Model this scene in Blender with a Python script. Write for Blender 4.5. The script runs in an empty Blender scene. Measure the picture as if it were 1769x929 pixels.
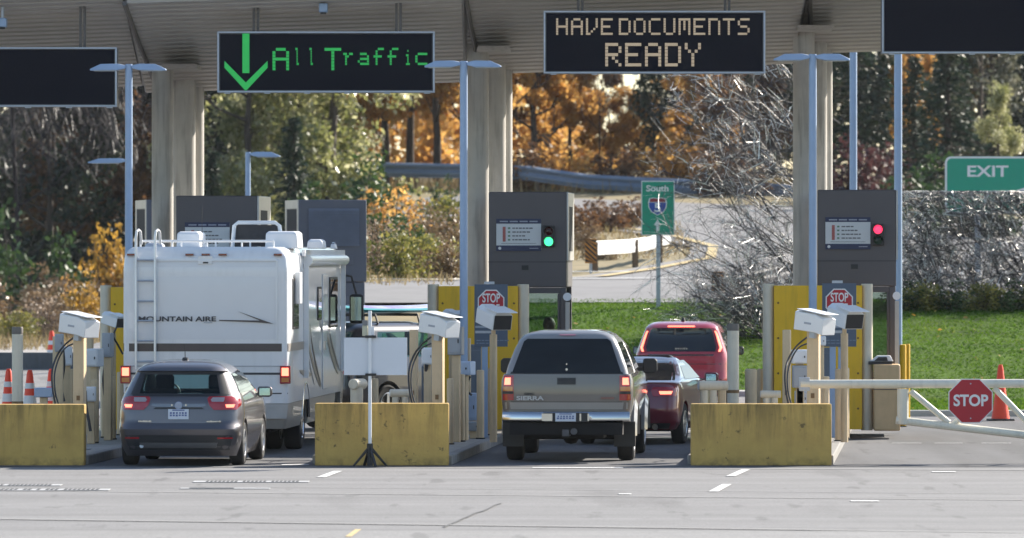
import bpy, bmesh, math, random
from mathutils import Vector, Matrix
R = math.radians
scene = bpy.context.scene
COL = scene.collection

# ---------------------------------------------------------------- camera, world, sun, exposure
EYE, FOC, HORIZON = 3.2, 11500.0, 433.0        # eye height (m), focal length and horizon row of a 1769 x 929 frame
LANE = 3.74                                     # the lanes run this many degrees to the right of the view
cam = bpy.data.objects.new('camera', bpy.data.cameras.new('camera')); COL.objects.link(cam)
cam.location = (0, 0, EYE); cam.rotation_euler = (R(90), 0, 0)
cam.data.sensor_width = 36; cam.data.lens = FOC / 1769 * 36
cam.data.shift_y = (HORIZON - 464.5) / 1769
cam.data.clip_start = 1; cam.data.clip_end = 5000
cam.data.dof.use_dof = True; cam.data.dof.focus_distance = 104; cam.data.dof.aperture_fstop = 3.5
scene.camera = cam
SUN_EL, SUN_AZ = 30, 48                         # azimuth clockwise from the view direction
world = bpy.data.worlds.new('World'); scene.world = world; world.use_nodes = True
nt = world.node_tree; bg = nt.nodes['Background']
sky = nt.nodes.new('ShaderNodeTexSky'); sky.sky_type = 'NISHITA'; sky.sun_disc = False
sky.sun_elevation = R(SUN_EL); sky.sun_rotation = R(SUN_AZ); sky.altitude = 50; sky.air_density = 1.0; sky.dust_density = .6
nt.links.new(sky.outputs[0], bg.inputs[0]); bg.inputs[1].default_value = 0.10
sl_ = bpy.data.lights.new('sun', 'SUN'); sl_.energy = 5.0; sl_.angle = R(0.5); sl_.color = (1, .92, .80)
sun = bpy.data.objects.new('sun', sl_); COL.objects.link(sun); sun.rotation_euler = (R(90 - SUN_EL), 0, R(180 - SUN_AZ))
scene.view_settings.view_transform = 'Standard'; scene.view_settings.look = 'None'
scene.view_settings.gamma = 1; scene.view_settings.use_curve_mapping = False
scene.view_settings.exposure = 1.12
try:
    scene.cycles.use_denoising = True; scene.cycles.max_bounces = 6; scene.cycles.transparent_max_bounces = 10
    scene.cycles.caustics_reflective = False; scene.cycles.caustics_refractive = False
except Exception: pass

def PX(x, d): return (1.47417 * x - 884.5) * d / FOC          # lateral metres of photo column x at distance d
def PZ(y, d): return EYE + (HORIZON - 1.82515 * y) * d / FOC    # height of photo row y at distance d
def LW(px, d): return 1.47417 * px * d / FOC                   # width in metres of px photo columns
def LH(py, d): return 1.82515 * py * d / FOC                   # height in metres of py photo rows

# ---------------------------------------------------------------- materials
MATS = {}
def mat(name, col, rough=.6, metal=0., var=.12, scale=3., bump=0., coat=0., spec=.5, emit=None, est=0., stretch=None, col2=None, grime=0., bscale=None):
    if name in MATS: return MATS[name]
    m = bpy.data.materials.new(name); m.use_nodes = True; t = m.node_tree; p = t.nodes['Principled BSDF']
    p.inputs['Roughness'].default_value = rough; p.inputs['Metallic'].default_value = metal
    p.inputs['Coat Weight'].default_value = coat; p.inputs['Coat Roughness'].default_value = .05; p.inputs['Specular IOR Level'].default_value = spec
    tc = t.nodes.new('ShaderNodeTexCoord'); mp = t.nodes.new('ShaderNodeMapping'); t.links.new(tc.outputs['Object'], mp.inputs[0])
    if stretch: mp.inputs['Scale'].default_value = stretch
    no = t.nodes.new('ShaderNodeTexNoise'); no.inputs['Scale'].default_value = scale; no.inputs['Detail'].default_value = 8; no.inputs['Roughness'].default_value = .65
    t.links.new(mp.outputs[0], no.inputs['Vector'])
    cr = t.nodes.new('ShaderNodeValToRGB'); cr.color_ramp.elements[0].position = .3; cr.color_ramp.elements[1].position = .72
    a = col2 if col2 else tuple(max(0, c * (1 - var)) for c in col); b = col if col2 else tuple(min(1, c * (1 + var)) for c in col)
    cr.color_ramp.elements[0].color = (*a, 1); cr.color_ramp.elements[1].color = (*b, 1)
    t.links.new(no.outputs[0], cr.inputs[0]); out = cr.outputs[0]
    if grime > 0:
        m2 = t.nodes.new('ShaderNodeMapping'); t.links.new(tc.outputs['Object'], m2.inputs[0]); m2.inputs['Scale'].default_value = (11, 11, 1.0)
        n2 = t.nodes.new('ShaderNodeTexNoise'); n2.inputs['Scale'].default_value = 1.; n2.inputs['Detail'].default_value = 7
        t.links.new(m2.outputs[0], n2.inputs['Vector'])
        c2 = t.nodes.new('ShaderNodeValToRGB'); c2.color_ramp.elements[0].position = .5; c2.color_ramp.elements[1].position = .72
        c2.color_ramp.elements[0].color = (0, 0, 0, 1); c2.color_ramp.elements[1].color = (grime,) * 3 + (1,)
        t.links.new(n2.outputs[0], c2.inputs[0])
        mx = t.nodes.new('ShaderNodeMix'); mx.data_type = 'RGBA'; t.links.new(c2.outputs[0], mx.inputs['Factor'])
        t.links.new(out, mx.inputs['A']); mx.inputs['B'].default_value = (.05, .042, .03, 1); out = mx.outputs['Result']
    t.links.new(out, p.inputs['Base Color'])
    if bump > 0:
        nb = t.nodes.new('ShaderNodeTexNoise'); nb.inputs['Scale'].default_value = bscale or scale * 6; nb.inputs['Detail'].default_value = 6
        t.links.new(mp.outputs[0], nb.inputs['Vector'])
        bp = t.nodes.new('ShaderNodeBump'); bp.inputs['Strength'].default_value = bump; bp.inputs['Distance'].default_value = .02
        t.links.new(nb.outputs[0], bp.inputs['Height']); t.links.new(bp.outputs[0], p.inputs['Normal'])
    if emit:
        p.inputs['Emission Color'].default_value = (*emit, 1); p.inputs['Emission Strength'].default_value = est
    MATS[name] = m; return m

def leafmat(name, cols, trans=.35, rough=.5, spec=.4):
    if name in MATS: return MATS[name]
    m = bpy.data.materials.new(name); m.use_nodes = True; t = m.node_tree; p = t.nodes['Principled BSDF']
    g = t.nodes.new('ShaderNodeNewGeometry'); cr = t.nodes.new('ShaderNodeValToRGB'); e = cr.color_ramp.elements
    while len(e) < len(cols): e.new(.5)
    for i, c in enumerate(cols): e[i].position = i / max(1, len(cols) - 1); e[i].color = (*c, 1)
    t.links.new(g.outputs['Random Per Island'], cr.inputs[0]); t.links.new(cr.outputs[0], p.inputs['Base Color'])
    p.inputs['Roughness'].default_value = rough; p.inputs['Specular IOR Level'].default_value = spec
    tr = t.nodes.new('ShaderNodeBsdfTranslucent'); t.links.new(cr.outputs[0], tr.inputs[0])
    mx = t.nodes.new('ShaderNodeMixShader'); mx.inputs[0].default_value = trans
    t.links.new(p.outputs[0], mx.inputs[1]); t.links.new(tr.outputs[0], mx.inputs[2])
    t.links.new(mx.outputs[0], t.nodes['Material Output'].inputs[0]); MATS[name] = m; return m

def glassmat(name, tint, clear=.7, rough=.02):
    if name in MATS: return MATS[name]
    m = bpy.data.materials.new(name); m.use_nodes = True; t = m.node_tree; p = t.nodes['Principled BSDF']
    no = t.nodes.new('ShaderNodeTexNoise'); no.inputs['Scale'].default_value = 4
    cr = t.nodes.new('ShaderNodeValToRGB'); cr.color_ramp.elements[0].color = (.012, .016, .02, 1); cr.color_ramp.elements[1].color = (.02, .026, .032, 1)
    t.links.new(no.outputs[0], cr.inputs[0]); t.links.new(cr.outputs[0], p.inputs['Base Color'])
    p.inputs['Roughness'].default_value = rough; p.inputs['Specular IOR Level'].default_value = .6
    tr = t.nodes.new('ShaderNodeBsdfTransparent'); tr.inputs[0].default_value = (*tint, 1)
    mx = t.nodes.new('ShaderNodeMixShader'); mx.inputs[0].default_value = clear
    t.links.new(p.outputs[0], mx.inputs[1]); t.links.new(tr.outputs[0], mx.inputs[2])
    t.links.new(mx.outputs[0], t.nodes['Material Output'].inputs[0]); MATS[name] = m; return m

def lm(name, cols, trans=.35, rough=.5, spec=.4, ns=.45):
    m = leafmat(name, cols, trans, rough, spec); t = m.node_tree
    if 'done' in m: return m
    cr = [n for n in t.nodes if n.type == 'VALTORGB'][0]; g = [n for n in t.nodes if n.type == 'NEW_GEOMETRY'][0]
    tc = t.nodes.new('ShaderNodeTexCoord'); no = t.nodes.new('ShaderNodeTexNoise'); no.inputs['Scale'].default_value = ns; no.inputs['Detail'].default_value = 3
    t.links.new(tc.outputs['Object'], no.inputs['Vector'])
    a = t.nodes.new('ShaderNodeMath'); a.operation = 'MULTIPLY_ADD'; t.links.new(g.outputs['Random Per Island'], a.inputs[0]); a.inputs[1].default_value = .5
    b = t.nodes.new('ShaderNodeMath'); b.operation = 'MULTIPLY_ADD'; t.links.new(no.outputs[0], b.inputs[0]); b.inputs[1].default_value = 1.5; b.inputs[2].default_value = -.5
    t.links.new(b.outputs[0], a.inputs[2]); t.links.new(a.outputs[0], cr.inputs[0]); m['done'] = 1; return m
# ---------------------------------------------------------------- mesh builder
class MB:
    def __init__(s): s.v = []; s.f = []
    def add(s, vs, fs):
        o = len(s.v); s.v += [tuple(v) for v in vs]; s.f += [tuple(i + o for i in f) for f in fs]; return s
    def box(s, x0, x1, y0, y1, z0, z1, M=None):
        vs = [Vector(p) for p in ((x0,y0,z0),(x1,y0,z0),(x1,y1,z0),(x0,y1,z0),(x0,y0,z1),(x1,y0,z1),(x1,y1,z1),(x0,y1,z1))]
        if M: vs = [M @ v for v in vs]
        return s.add(vs, [(0,3,2,1),(4,5,6,7),(0,1,5,4),(1,2,6,5),(2,3,7,6),(3,0,4,7)])
    def cyl(s, p0, p1, r0, r1=None, n=16):
        r1 = r0 if r1 is None else r1; p0 = Vector(p0); p1 = Vector(p1); a = (p1 - p0).normalized()
        u = a.orthogonal().normalized(); w = a.cross(u)
        ring = lambda p, r: [p + u * (r * math.cos(2*math.pi*i/n)) + w * (r * math.sin(2*math.pi*i/n)) for i in range(n)]
        return s.add(ring(p0, r0) + ring(p1, r1), [(i, (i+1) % n, n + (i+1) % n, n + i) for i in range(n)] + [tuple(range(n-1, -1, -1)), tuple(range(n, 2*n))])
    def tube(s, pts, r, n=8):
        pts = [Vector(p) for p in pts]; vs = []; fs = []
        u = (pts[1] - pts[0]).orthogonal().normalized()
        for k, p in enumerate(pts):
            a = (pts[min(k+1, len(pts)-1)] - pts[max(k-1, 0)]).normalized(); u = (u - a * u.dot(a)).normalized(); w = a.cross(u)
            rr = r[k] if isinstance(r, (list, tuple)) else r
            vs += [p + u * (rr * math.cos(2*math.pi*i/n)) + w * (rr * math.sin(2*math.pi*i/n)) for i in range(n)]
        for k in range(len(pts) - 1): fs += [(k*n+i, k*n+(i+1) % n, (k+1)*n+(i+1) % n, (k+1)*n+i) for i in range(n)]
        fs += [tuple(range(n-1, -1, -1)), tuple(range((len(pts)-1)*n, len(pts)*n))]
        return s.add(vs, fs)
    def prism(s, poly, y0, y1, plane='xz'):
        n = len(poly)
        if plane == 'xz': P = lambda a, b, t: (a, t, b)
        elif plane == 'yz': P = lambda a, b, t: (t, a, b)
        else: P = lambda a, b, t: (a, b, t)
        return s.add([P(a, b, y0) for a, b in poly] + [P(a, b, y1) for a, b in poly],
                     [tuple(range(n)), tuple(range(2*n-1, n-1, -1))] + [(i, n+i, n+(i+1) % n, (i+1) % n) for i in range(n)])
    def rings(s, rs, cap=True):
        n = len(rs[0]); vs = [p for r in rs for p in r]; fs = []
        for k in range(len(rs)-1): fs += [(k*n+i, k*n+(i+1) % n, (k+1)*n+(i+1) % n, (k+1)*n+i) for i in range(n)]
        if cap: fs += [tuple(range(n-1, -1, -1)), tuple(range((len(rs)-1)*n, len(rs)*n))]
        return s.add(vs, fs)
    def lathe(s, prof, c, axis='z', n=24):
        c = Vector(c); rs = []
        for r, h in prof:
            rg = []
            for i in range(n):
                a = 2*math.pi*i/n; q = (r*math.cos(a), r*math.sin(a))
                rg.append(c + Vector({'z': (q[0], q[1], h), 'x': (h, q[0], q[1]), 'y': (q[0], h, q[1])}[axis]))
            rs.append(rg)
        return s.rings(rs)
    def grid(s, g, thick):
        """closed slab from a grid of points; thick is the offset vector to its back"""
        nr, nc = len(g), len(g[0]); t = Vector(thick); o = nr*nc
        vs = [Vector(p) for r in g for p in r]; vs += [v + t for v in vs]; fs = []
        for i in range(nr-1):
            for j in range(nc-1):
                a, b, c, d = i*nc+j, i*nc+j+1, (i+1)*nc+j+1, (i+1)*nc+j
                fs += [(a,b,c,d), (o+d,o+c,o+b,o+a)]
        edge = [(0,j) for j in range(nc)] + [(i,nc-1) for i in range(1,nr)] + [(nr-1,j) for j in range(nc-2,-1,-1)] + [(i,0) for i in range(nr-2,0,-1)]
        ids = [i*nc+j for i, j in edge]
        for k in range(len(ids)): a, b = ids[k], ids[(k+1) % len(ids)]; fs.append((b, a, o+a, o+b))
        return s.add(vs, fs)
    def xf(s, M): s.v = [tuple(M @ Vector(v)) for v in s.v]; return s
    def build(s, name, m, parent=None, bevel=0., smooth=35, seg=2):
        me = bpy.data.meshes.new(name); me.from_pydata(s.v, [], s.f)
        bm = bmesh.new(); bm.from_mesh(me); bmesh.ops.recalc_face_normals(bm, faces=bm.faces); bm.to_mesh(me); bm.free()
        me.materials.append(m)
        if smooth:
            me.shade_smooth(); me.set_sharp_from_angle(angle=R(smooth))
        o = bpy.data.objects.new(name, me); COL.objects.link(o)
        if parent is not None: o.parent = parent
        if bevel > 0:
            b = o.modifiers.new('bevel', 'BEVEL'); b.width = bevel; b.segments = seg; b.limit_method = 'ANGLE'; b.angle_limit = R(40)
        return o

def tag(o, label, cat, group=None):
    o['label'] = label; o['category'] = cat
    if group: o['group'] = group
    return o
def thing(name, label, cat, loc=(0, 0, 0), rz=0., group=None):
    o = bpy.data.objects.new(name, None); COL.objects.link(o); o.location = loc; o.rotation_euler = (0, 0, R(rz)); o.empty_display_size = .2
    return tag(o, label, cat, group)
def struct(o): o['kind'] = 'structure'; return o
def stuff(o): o['kind'] = 'stuff'; return o
def copy_tree(o, parent=None):
    c = o.copy(); COL.objects.link(c)
    if parent is not None: c.parent = parent
    for ch in list(o.children): copy_tree(ch, c)
    return c
def lettering(body, size, m, parent, loc, bold=0., xs=1., name='lettering', depth=.003, rz=0., align='CENTER', rx=90):
    cu = bpy.data.curves.new('t', 'FONT'); cu.body = body; cu.size = size; cu.align_x = align; cu.align_y = 'CENTER'; cu.extrude = depth / 2; cu.offset = bold
    t = bpy.data.objects.new('t', cu); COL.objects.link(t); bpy.context.view_layer.update()
    me = bpy.data.meshes.new_from_object(t.evaluated_get(bpy.context.evaluated_depsgraph_get())); bpy.data.objects.remove(t); bpy.data.curves.remove(cu)
    me.materials.clear(); me.materials.append(m)
    o = bpy.data.objects.new(name, me); COL.objects.link(o); o.parent = parent; o.location = loc; o.rotation_euler = (R(rx), 0, R(rz)); o.scale = (xs, 1, 1)
    return o
def carve(o, cutters):
    for c in cutters:
        c.parent = o.parent
        b = o.modifiers.new('b', 'BOOLEAN'); b.operation = 'DIFFERENCE'; b.object = c; b.solver = 'EXACT'
    bpy.context.view_layer.update()
    me = bpy.data.meshes.new_from_object(o.evaluated_get(bpy.context.evaluated_depsgraph_get()))
    o.modifiers.clear(); o.data = me
    for c in cutters: bpy.data.objects.remove(c)
    me.set_sharp_from_angle(angle=R(35))
    return o
def octagon(w, cx=0, cz=0):
    r = w / 2 / math.cos(math.pi/8); return [(cx + r*math.cos(math.pi/8 + k*math.pi/4), cz + r*math.sin(math.pi/8 + k*math.pi/4)) for k in range(8)]

# shared materials
def worn(name, col, speck=.14, track=.11, stain=.34, track_scale=(.04, .9, 1)):
    """asphalt: stone speckle, long pale and dark wheel bands, scattered oil marks"""
    m = mat(name, col, .92, var=.08, scale=1.1, bump=.25, bscale=55); t = m.node_tree; p = t.nodes['Principled BSDF']; cur = p.inputs['Base Color'].links[0].from_socket
    tc = [n for n in t.nodes if n.type == 'TEX_COORD'][0]
    def layer(scale, vec, lo, hi, a, b, detail=4):
        nonlocal cur
        mp = t.nodes.new('ShaderNodeMapping'); mp.inputs['Scale'].default_value = vec; t.links.new(tc.outputs['Object'], mp.inputs[0])
        n = t.nodes.new('ShaderNodeTexNoise'); n.inputs['Scale'].default_value = scale; n.inputs['Detail'].default_value = detail; t.links.new(mp.outputs[0], n.inputs['Vector'])
        r = t.nodes.new('ShaderNodeMapRange'); r.inputs['From Min'].default_value = lo; r.inputs['From Max'].default_value = hi; r.inputs['To Min'].default_value = a; r.inputs['To Max'].default_value = b; t.links.new(n.outputs[0], r.inputs['Value'])
        v = t.nodes.new('ShaderNodeVectorMath'); v.operation = 'SCALE'; t.links.new(cur, v.inputs[0]); t.links.new(r.outputs[0], v.inputs['Scale']); cur = v.outputs[0]
    layer(38, (1, .35, 1), .3, .7, 1 - speck, 1 + speck, 2); layer(1, track_scale, .35, .65, 1 - track, 1 + track, 3); layer(.55, (1, .12, 1), .58, .72, 1, 1 - stain, 6); layer(2.2, (1, .15, 1), .62, .68, 1, 1 - stain*.8, 4)
    t.links.new(cur, p.inputs['Base Color']); return m
ASPH = worn('asphalt', (.192, .189, .19))
CONC = mat('concrete', (.33, .31, .28), .85, var=.15, scale=2, bump=.1)
KERB = mat('kerb_concrete', (.27, .26, .245), .85, var=.2, scale=4, bump=.1, grime=.4)
COLM = mat('column_concrete', (.52, .50, .465), .8, var=.12, scale=1.5, bump=.08, grime=.4)
TAN = mat('tan_paint', (.66, .50, .31), .55, var=.07, scale=5, grime=.25)
CREAM = mat('cream_paint', (.70, .62, .48), .5, var=.06, scale=4, grime=.2)
YEL = mat('yellow_paint', (.82, .47, .010), .5, var=.06, scale=3, grime=.18)
OCHRE = mat('weathered_yellow_concrete', (.64, .42, .12), .85, scale=3.5, col2=(.52, .33, .095), bump=.2)
def stains(m):
    """black drip marks from the top edge and splashes at the foot of the blocks"""
    t = m.node_tree; p = t.nodes['Principled BSDF']; cur = p.inputs['Base Color'].links[0].from_socket; tc = [n for n in t.nodes if n.type == 'TEX_COORD'][0]
    se = t.nodes.new('ShaderNodeSeparateXYZ'); oi = t.nodes.new('ShaderNodeObjectInfo'); ad = t.nodes.new('ShaderNodeVectorMath'); ad.operation = 'ADD'; t.links.new(tc.outputs['Object'], ad.inputs[0]); t.links.new(oi.outputs['Location'], ad.inputs[1]); t.links.new(tc.outputs['Object'], se.inputs[0])
    for vec, lo, hi, z0, z1, amt, s in (((4, 4, .35), .44, .62, .25, .95, .62, 1.3), ((3, 3, 3), .45, .62, .16, .0, .6, 1.5), ((14, 14, 1.6), .55, .68, .0, .9, .38, 1.), ((5, 5, 5), .62, .66, -1, -.5, .7, 1.2)):
        mp = t.nodes.new('ShaderNodeMapping'); mp.inputs['Scale'].default_value = vec; t.links.new(ad.outputs[0], mp.inputs[0])
        n = t.nodes.new('ShaderNodeTexNoise'); n.inputs['Scale'].default_value = s; n.inputs['Detail'].default_value = 8; n.inputs['Roughness'].default_value = .7; t.links.new(mp.outputs[0], n.inputs['Vector'])
        a = t.nodes.new('ShaderNodeMapRange'); a.inputs['From Min'].default_value = lo; a.inputs['From Max'].default_value = hi; t.links.new(n.outputs[0], a.inputs['Value'])
        b = t.nodes.new('ShaderNodeMapRange'); b.inputs['From Min'].default_value = z0; b.inputs['From Max'].default_value = z1; b.inputs['To Max'].default_value = amt; t.links.new(se.outputs['Z'], b.inputs['Value'])
        k = t.nodes.new('ShaderNodeMath'); k.operation = 'MULTIPLY'; t.links.new(a.outputs[0], k.inputs[0]); t.links.new(b.outputs[0], k.inputs[1])
        x = t.nodes.new('ShaderNodeMix'); x.data_type = 'RGBA'; t.links.new(k.outputs[0], x.inputs['Factor']); t.links.new(cur, x.inputs['A']); x.inputs['B'].default_value = (.055, .045, .028, 1); cur = x.outputs['Result']
    t.links.new(cur, p.inputs['Base Color'])
stains(OCHRE)
WHITEP = mat('white_enamel', (.78, .79, .8), .35, var=.03, scale=4, coat=.3)
WHITES = mat('white_plastic', (.74, .75, .77), .5, var=.04, scale=4)
BLACKP = mat('black_plastic', (.02, .02, .022), .5, var=.2)
RUBBER = mat('tyre_rubber', (.018, .018, .019), .85, var=.2, scale=10)
CHROME = mat('chrome', (.5, .51, .53), .16, metal=1., var=.03)
STEELB = mat('blue_grey_steel', (.30, .40, .56), .45, metal=.1, var=.06, scale=3)
GALV = mat('galvanised_steel', (.42, .46, .52), .45, metal=.4, var=.1, scale=6)
LEDBLK = mat('sign_face_black', (.008, .009, .016), .75, var=.15, scale=30, spec=.15)
FRAME = mat('sign_frame', (.16, .17, .19), .5, metal=.3)
LEDG = mat('led_green', (.02, .3, .06), .5, emit=(.015, .36, .07), est=.30)
LEDA = mat('led_amber', (.3, .25, .18), .5, emit=(.46, .35, .23), est=.27)
SIGNG = mat('sign_green', (.005, .30, .19), .45, var=.04)
SIGNR = mat('sign_red', (.42, .006, .02), .45, var=.05)
SIGNW = mat('sign_white', (.75, .75, .75), .45, var=.03)
ORANGE = mat('cone_orange', (.95, .07, .025), .5, var=.06, emit=None)
LENSR = mat('lamp_lens_red', (.35, .008, .012), .15, var=.05, coat=1)
LITR = mat('lit_brake_lamp', (.6, .05, .03), .3, emit=(1, .20, .12), est=1.7)
LENSW = mat('lamp_lens_clear', (.34, .30, .32), .15, var=.05, coat=1)
LENSO = mat('lamp_lens_amber', (.6, .2, .03), .2, var=.05, coat=1)
PLATEW = mat('plate_white', (.6, .64, .72), .4, var=.04)
PLATEB = mat('plate_blue', (.08, .12, .3), .5)
# ---------------------------------------------------------------- terrain
def lerp_table(t, x):
    if x <= t[0][0]: return t[0][1]
    for (a, b), (c, d) in zip(t, t[1:]):
        if x <= c: return b + (d - b) * (x - a) / (c - a)
    return t[-1][1]
def sstep(a, b, x): t = min(1, max(0, (x - a) / (b - a))); return t*t*(3 - 2*t)
RIGHT = [(141, 0), (148, .9), (156, 1.75), (165, 2.25), (190, 2.6), (205, 2.9), (230, 3.8), (262, 4.95), (285, 6.1), (320, 7), (1500, 16)]
LEFT = [(215, 0), (300, .8), (400, 3), (1500, 14)]
def H(x, y):
    k = sstep(-9.5, -4.6, x); return lerp_table(LEFT, y) * (1 - k) + lerp_table(RIGHT, y) * k
def frange(a, b, st):
    out = []
    while a < b - 1e-6: out.append(a); a += st
    return out
xs = frange(-900, -80, 120) + frange(-80, -30, 5) + frange(-30, 32, 1) + frange(32, 80, 6) + frange(80, 1001, 120)
ys = frange(-300, 120, 60) + frange(120, 135, 5) + frange(135, 300, 1.5) + frange(300, 360, 10) + frange(360, 1600, 120)
rg = random.Random(5)
b = MB(); b.v = [(x, y, H(x, y) + (rg.uniform(-.04, .04) if 142 < y < 300 and abs(x) < 32 else 0)) for y in ys for x in xs]; nx = len(xs)
b.f = [(j*nx+i, j*nx+i+1, (j+1)*nx+i+1, (j+1)*nx+i) for j in range(len(ys)-1) for i in range(nx-1)]
DRY = mat('dry_grass_ground', (.30, .23, .12), .95, scale=.9, col2=(.15, .13, .06), bump=.4)
struct(b.build('ground', DRY, smooth=80))

def sheet(name, xs, ys, m, lift, keep=lambda x, y: True):
    b = MB(); b.v = [(x, y, H(x, y) + lift) for y in ys for x in xs]; n = len(xs)
    b.f = [(j*n+i, j*n+i+1, (j+1)*n+i+1, (j+1)*n+i) for j in range(len(ys)-1) for i in range(n-1) if keep((xs[i]+xs[i+1])/2, (ys[j]+ys[j+1])/2)]
    return struct(b.build(name, m, smooth=80))
sheet('road', [-60, 60], [-40, 128.2], ASPH, .006)
# light concrete apron joints, patches and the paint on the asphalt
JOINT = mat('pale_joint_sealant', (.29, .285, .28), .9, scale=2, var=.15)
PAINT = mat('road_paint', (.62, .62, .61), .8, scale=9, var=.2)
YPAINT = mat('yellow_road_paint', (.55, .42, .2), .8, scale=9, var=.2)
PATCH = worn('asphalt_light', (.225, .222, .22))
LANEC = worn('shaded_lane_asphalt', (.105, .105, .11), .12, .22, .4, (.9, .05, 1))  # canopy shadow over the lanes is put into this darker asphalt colour
def gx(x, y): d = 20163 / (y - 237.2); return (PX(x, d), d)
def flat(name, pts, m, lift): return struct(MB().add([(*p, lift) for p in pts], [tuple(range(len(pts)))]).build(name, m, smooth=0))
def line(name, p, q, w, m, lift=.014):
    p = Vector((*p, 0)); q = Vector((*q, 0)); n = Vector((-(q-p).y, (q-p).x, 0)).normalized() * w/2
    return flat(name, [(v.x, v.y) for v in (p-n, q-n, q+n, p+n)], m, lift)
flat('road_slab', [(-40, 60), (40, 60), (40, 75.2), (-40, 76.6)], PATCH, .010)
flat('shaded_lane_slab', [(-20, 98.7), (30, 97.7), (30, 128), (-20, 128)], LANEC, .010)
line('road_joint', gx(0, 465), gx(1200, 474), .10, JOINT)
line('road_joint', gx(300, 461.5), gx(1200, 468), .05, JOINT)
line('road_joint', gx(0, 492), gx(1200, 505), .22, JOINT)
line('road_joint', gx(-40, 441.5), gx(1240, 445.5), .16, JOINT)
CRACK = mat('crack_sealant', (.10, .10, .10), .8)
cr = random.Random(3); p = gx(520, 500)
for k in range(9):
    q = gx(520 + 7.5*(k+1) + cr.uniform(-2, 2), 500 - 2.6*(k+1) + cr.uniform(-.7, .7)); line('road_crack', p, q, .035, CRACK, .016); p = q
for a, b_, c, d_ in ((376,452.5,396,446.5), (856,451.5,874,445), (836,466,852,459)):
    ax, ay = gx(a, b_); bx_, by_ = gx(c, d_); line('road_marking', (ax, ay), (bx_, by_), .13, PAINT, .015)
for a, b_, y in ((997,1030,475), (1092,1120,447.3), (725,740,468.3), (624,730,443.2), (330,362,440.5), (1095,1128,420), (1045,1080,420), (1150,1185,420)):  # the strip right of the hatchback is a sunlit patch put in as paint
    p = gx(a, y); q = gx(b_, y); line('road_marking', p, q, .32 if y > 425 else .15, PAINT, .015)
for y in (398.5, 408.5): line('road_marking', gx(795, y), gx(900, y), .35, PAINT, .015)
line('road_marking', gx(408, 509), gx(420, 502), .07, YPAINT, .016)
for a, b_, y in ((1030, 1165, 441.5),): pass

GRASSM = lm('lawn_blade', [(.028, .065, .008), (.06, .135, .012), (.10, .19, .018), (.13, .22, .025), (.20, .25, .05)], .4, .9, .1, .4)
LAWN = mat('lawn_ground', (.09, .165, .016), .95, scale=.9, col2=(.035, .065, .010), bump=.6, spec=.1)
def lawn(name, x0, x1, y0, y1, n, keep=lambda x, y: True, hgt=(.02, .06), seed=1):
    st = 1.0; xs_ = frange(x0, x1 + .01, st); ys_ = frange(y0, y1 + .01, st)
    sheet(name + '_soil' if False else 'lawn_soil', xs_, ys_, LAWN, .05, keep)
    r = random.Random(seed); b = MB()
    for _ in range(n):
        x = r.uniform(x0, x1); y = y0 + (y1 - y0) * r.random()
        if not keep(x, y): continue
        z = H(x, y) + .05; h = r.uniform(*hgt) * (1.6 if r.random() < .08 else 1); a = r.uniform(0, math.pi); w = r.uniform(.012, .03)
        dx, dy = math.cos(a)*w, math.sin(a)*w; lx, ly = r.uniform(-.08, .08), r.uniform(-.08, .08)
        b.add([(x-dx, y-dy, z), (x+dx, y+dy, z), (x+lx, y+ly, z+h)], [(0, 1, 2)])
    stuff(b.build('grass', GRASSM, smooth=0)); return
lawn('lawn', -2, 34, 142, 160, 100000, seed=2)
lawn('lawn', 5.9, 34, 129, 142, 50000, seed=3, keep=lambda x, y: x > 5.9 + 0*(y-129))
lawn('lawn', -3, 5.3, 128.9, 131.3, 4500, seed=4)
lawn('lawn', -30, -7, 176, 190, 9000, seed=6)
sheet('side_road', [-60, -30, -3, 1, 5.8], frange(128.2, 142.1, 1.5), ASPH, .012, lambda x, y: x > -3.2)
sheet('side_road', [-60, -30, -20, -14, -6, -3], [128.2, 140, 176], ASPH, .012)
sheet('path', frange(-40, -4, 2), frange(196, 246, 2), mat('path_concrete', (.33, .31, .29), .9, scale=1, var=.1), .03)
def kerb_run(pts, w=.16, h=.13, m=KERB):
    b = MB()
    for p, q in zip(pts, pts[1:]):
        p = Vector((*p, 0)); q = Vector((*q, 0)); n = Vector((-(q-p).y, (q-p).x, 0)).normalized()*w/2
        b.rings([[(v.x, v.y, H(v.x, v.y) - .02) for v in (p-n, p+n, q+n, q-n)], [(v.x, v.y, H(v.x, v.y) + h) for v in (p-n, p+n, q+n, q-n)]])
    return struct(b.build('kerb', m, bevel=.02))
PALEK = mat('pale_kerb', (.5, .48, .44), .85, scale=3, var=.12)
kerb_run([(5.75, 142), (5.7, 130), (6.3, 128.6), (35, 128.6)], .35, .12, PALEK)
kerb_run([(-3.2, 128.6), (5.4, 128.6)], .2, .1)
kerb_run([(5.75, 141.8), (0, 141.8)], .2, .12, PALEK)

# the loop ramp climbing behind the lawn
inner = [(-16, 167), (-6, 168), (1.8, 179), (3.8, 194), (5.4, 205), (5.8, 215), (4.4, 228), (1, 240), (-4, 248), (-16, 251)]
outer = [(-16, 158.5), (-6, 158.5), (4, 158.8), (16, 162), (23, 180), (25, 205), (22, 235), (12, 259), (0, 270), (-18, 273)]
def interp(t, u):
    k = min(len(t) - 2, int(u * (len(t) - 1))); f = u*(len(t)-1) - k
    return Vector(t[k]).lerp(Vector(t[k+1]), f)
b = MB(); NU, NV = 64, 20
for i in range(NU + 1):
    for j in range(NV + 1):
        p = interp(inner, i/NU).lerp(interp(outer, i/NU), j/NV); b.v.append((p.x, p.y, H(p.x, p.y) + .07))
b.f = [(i*(NV+1)+j, i*(NV+1)+j+1, (i+1)*(NV+1)+j+1, (i+1)*(NV+1)+j) for i in range(NU) for j in range(NV)]
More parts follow.
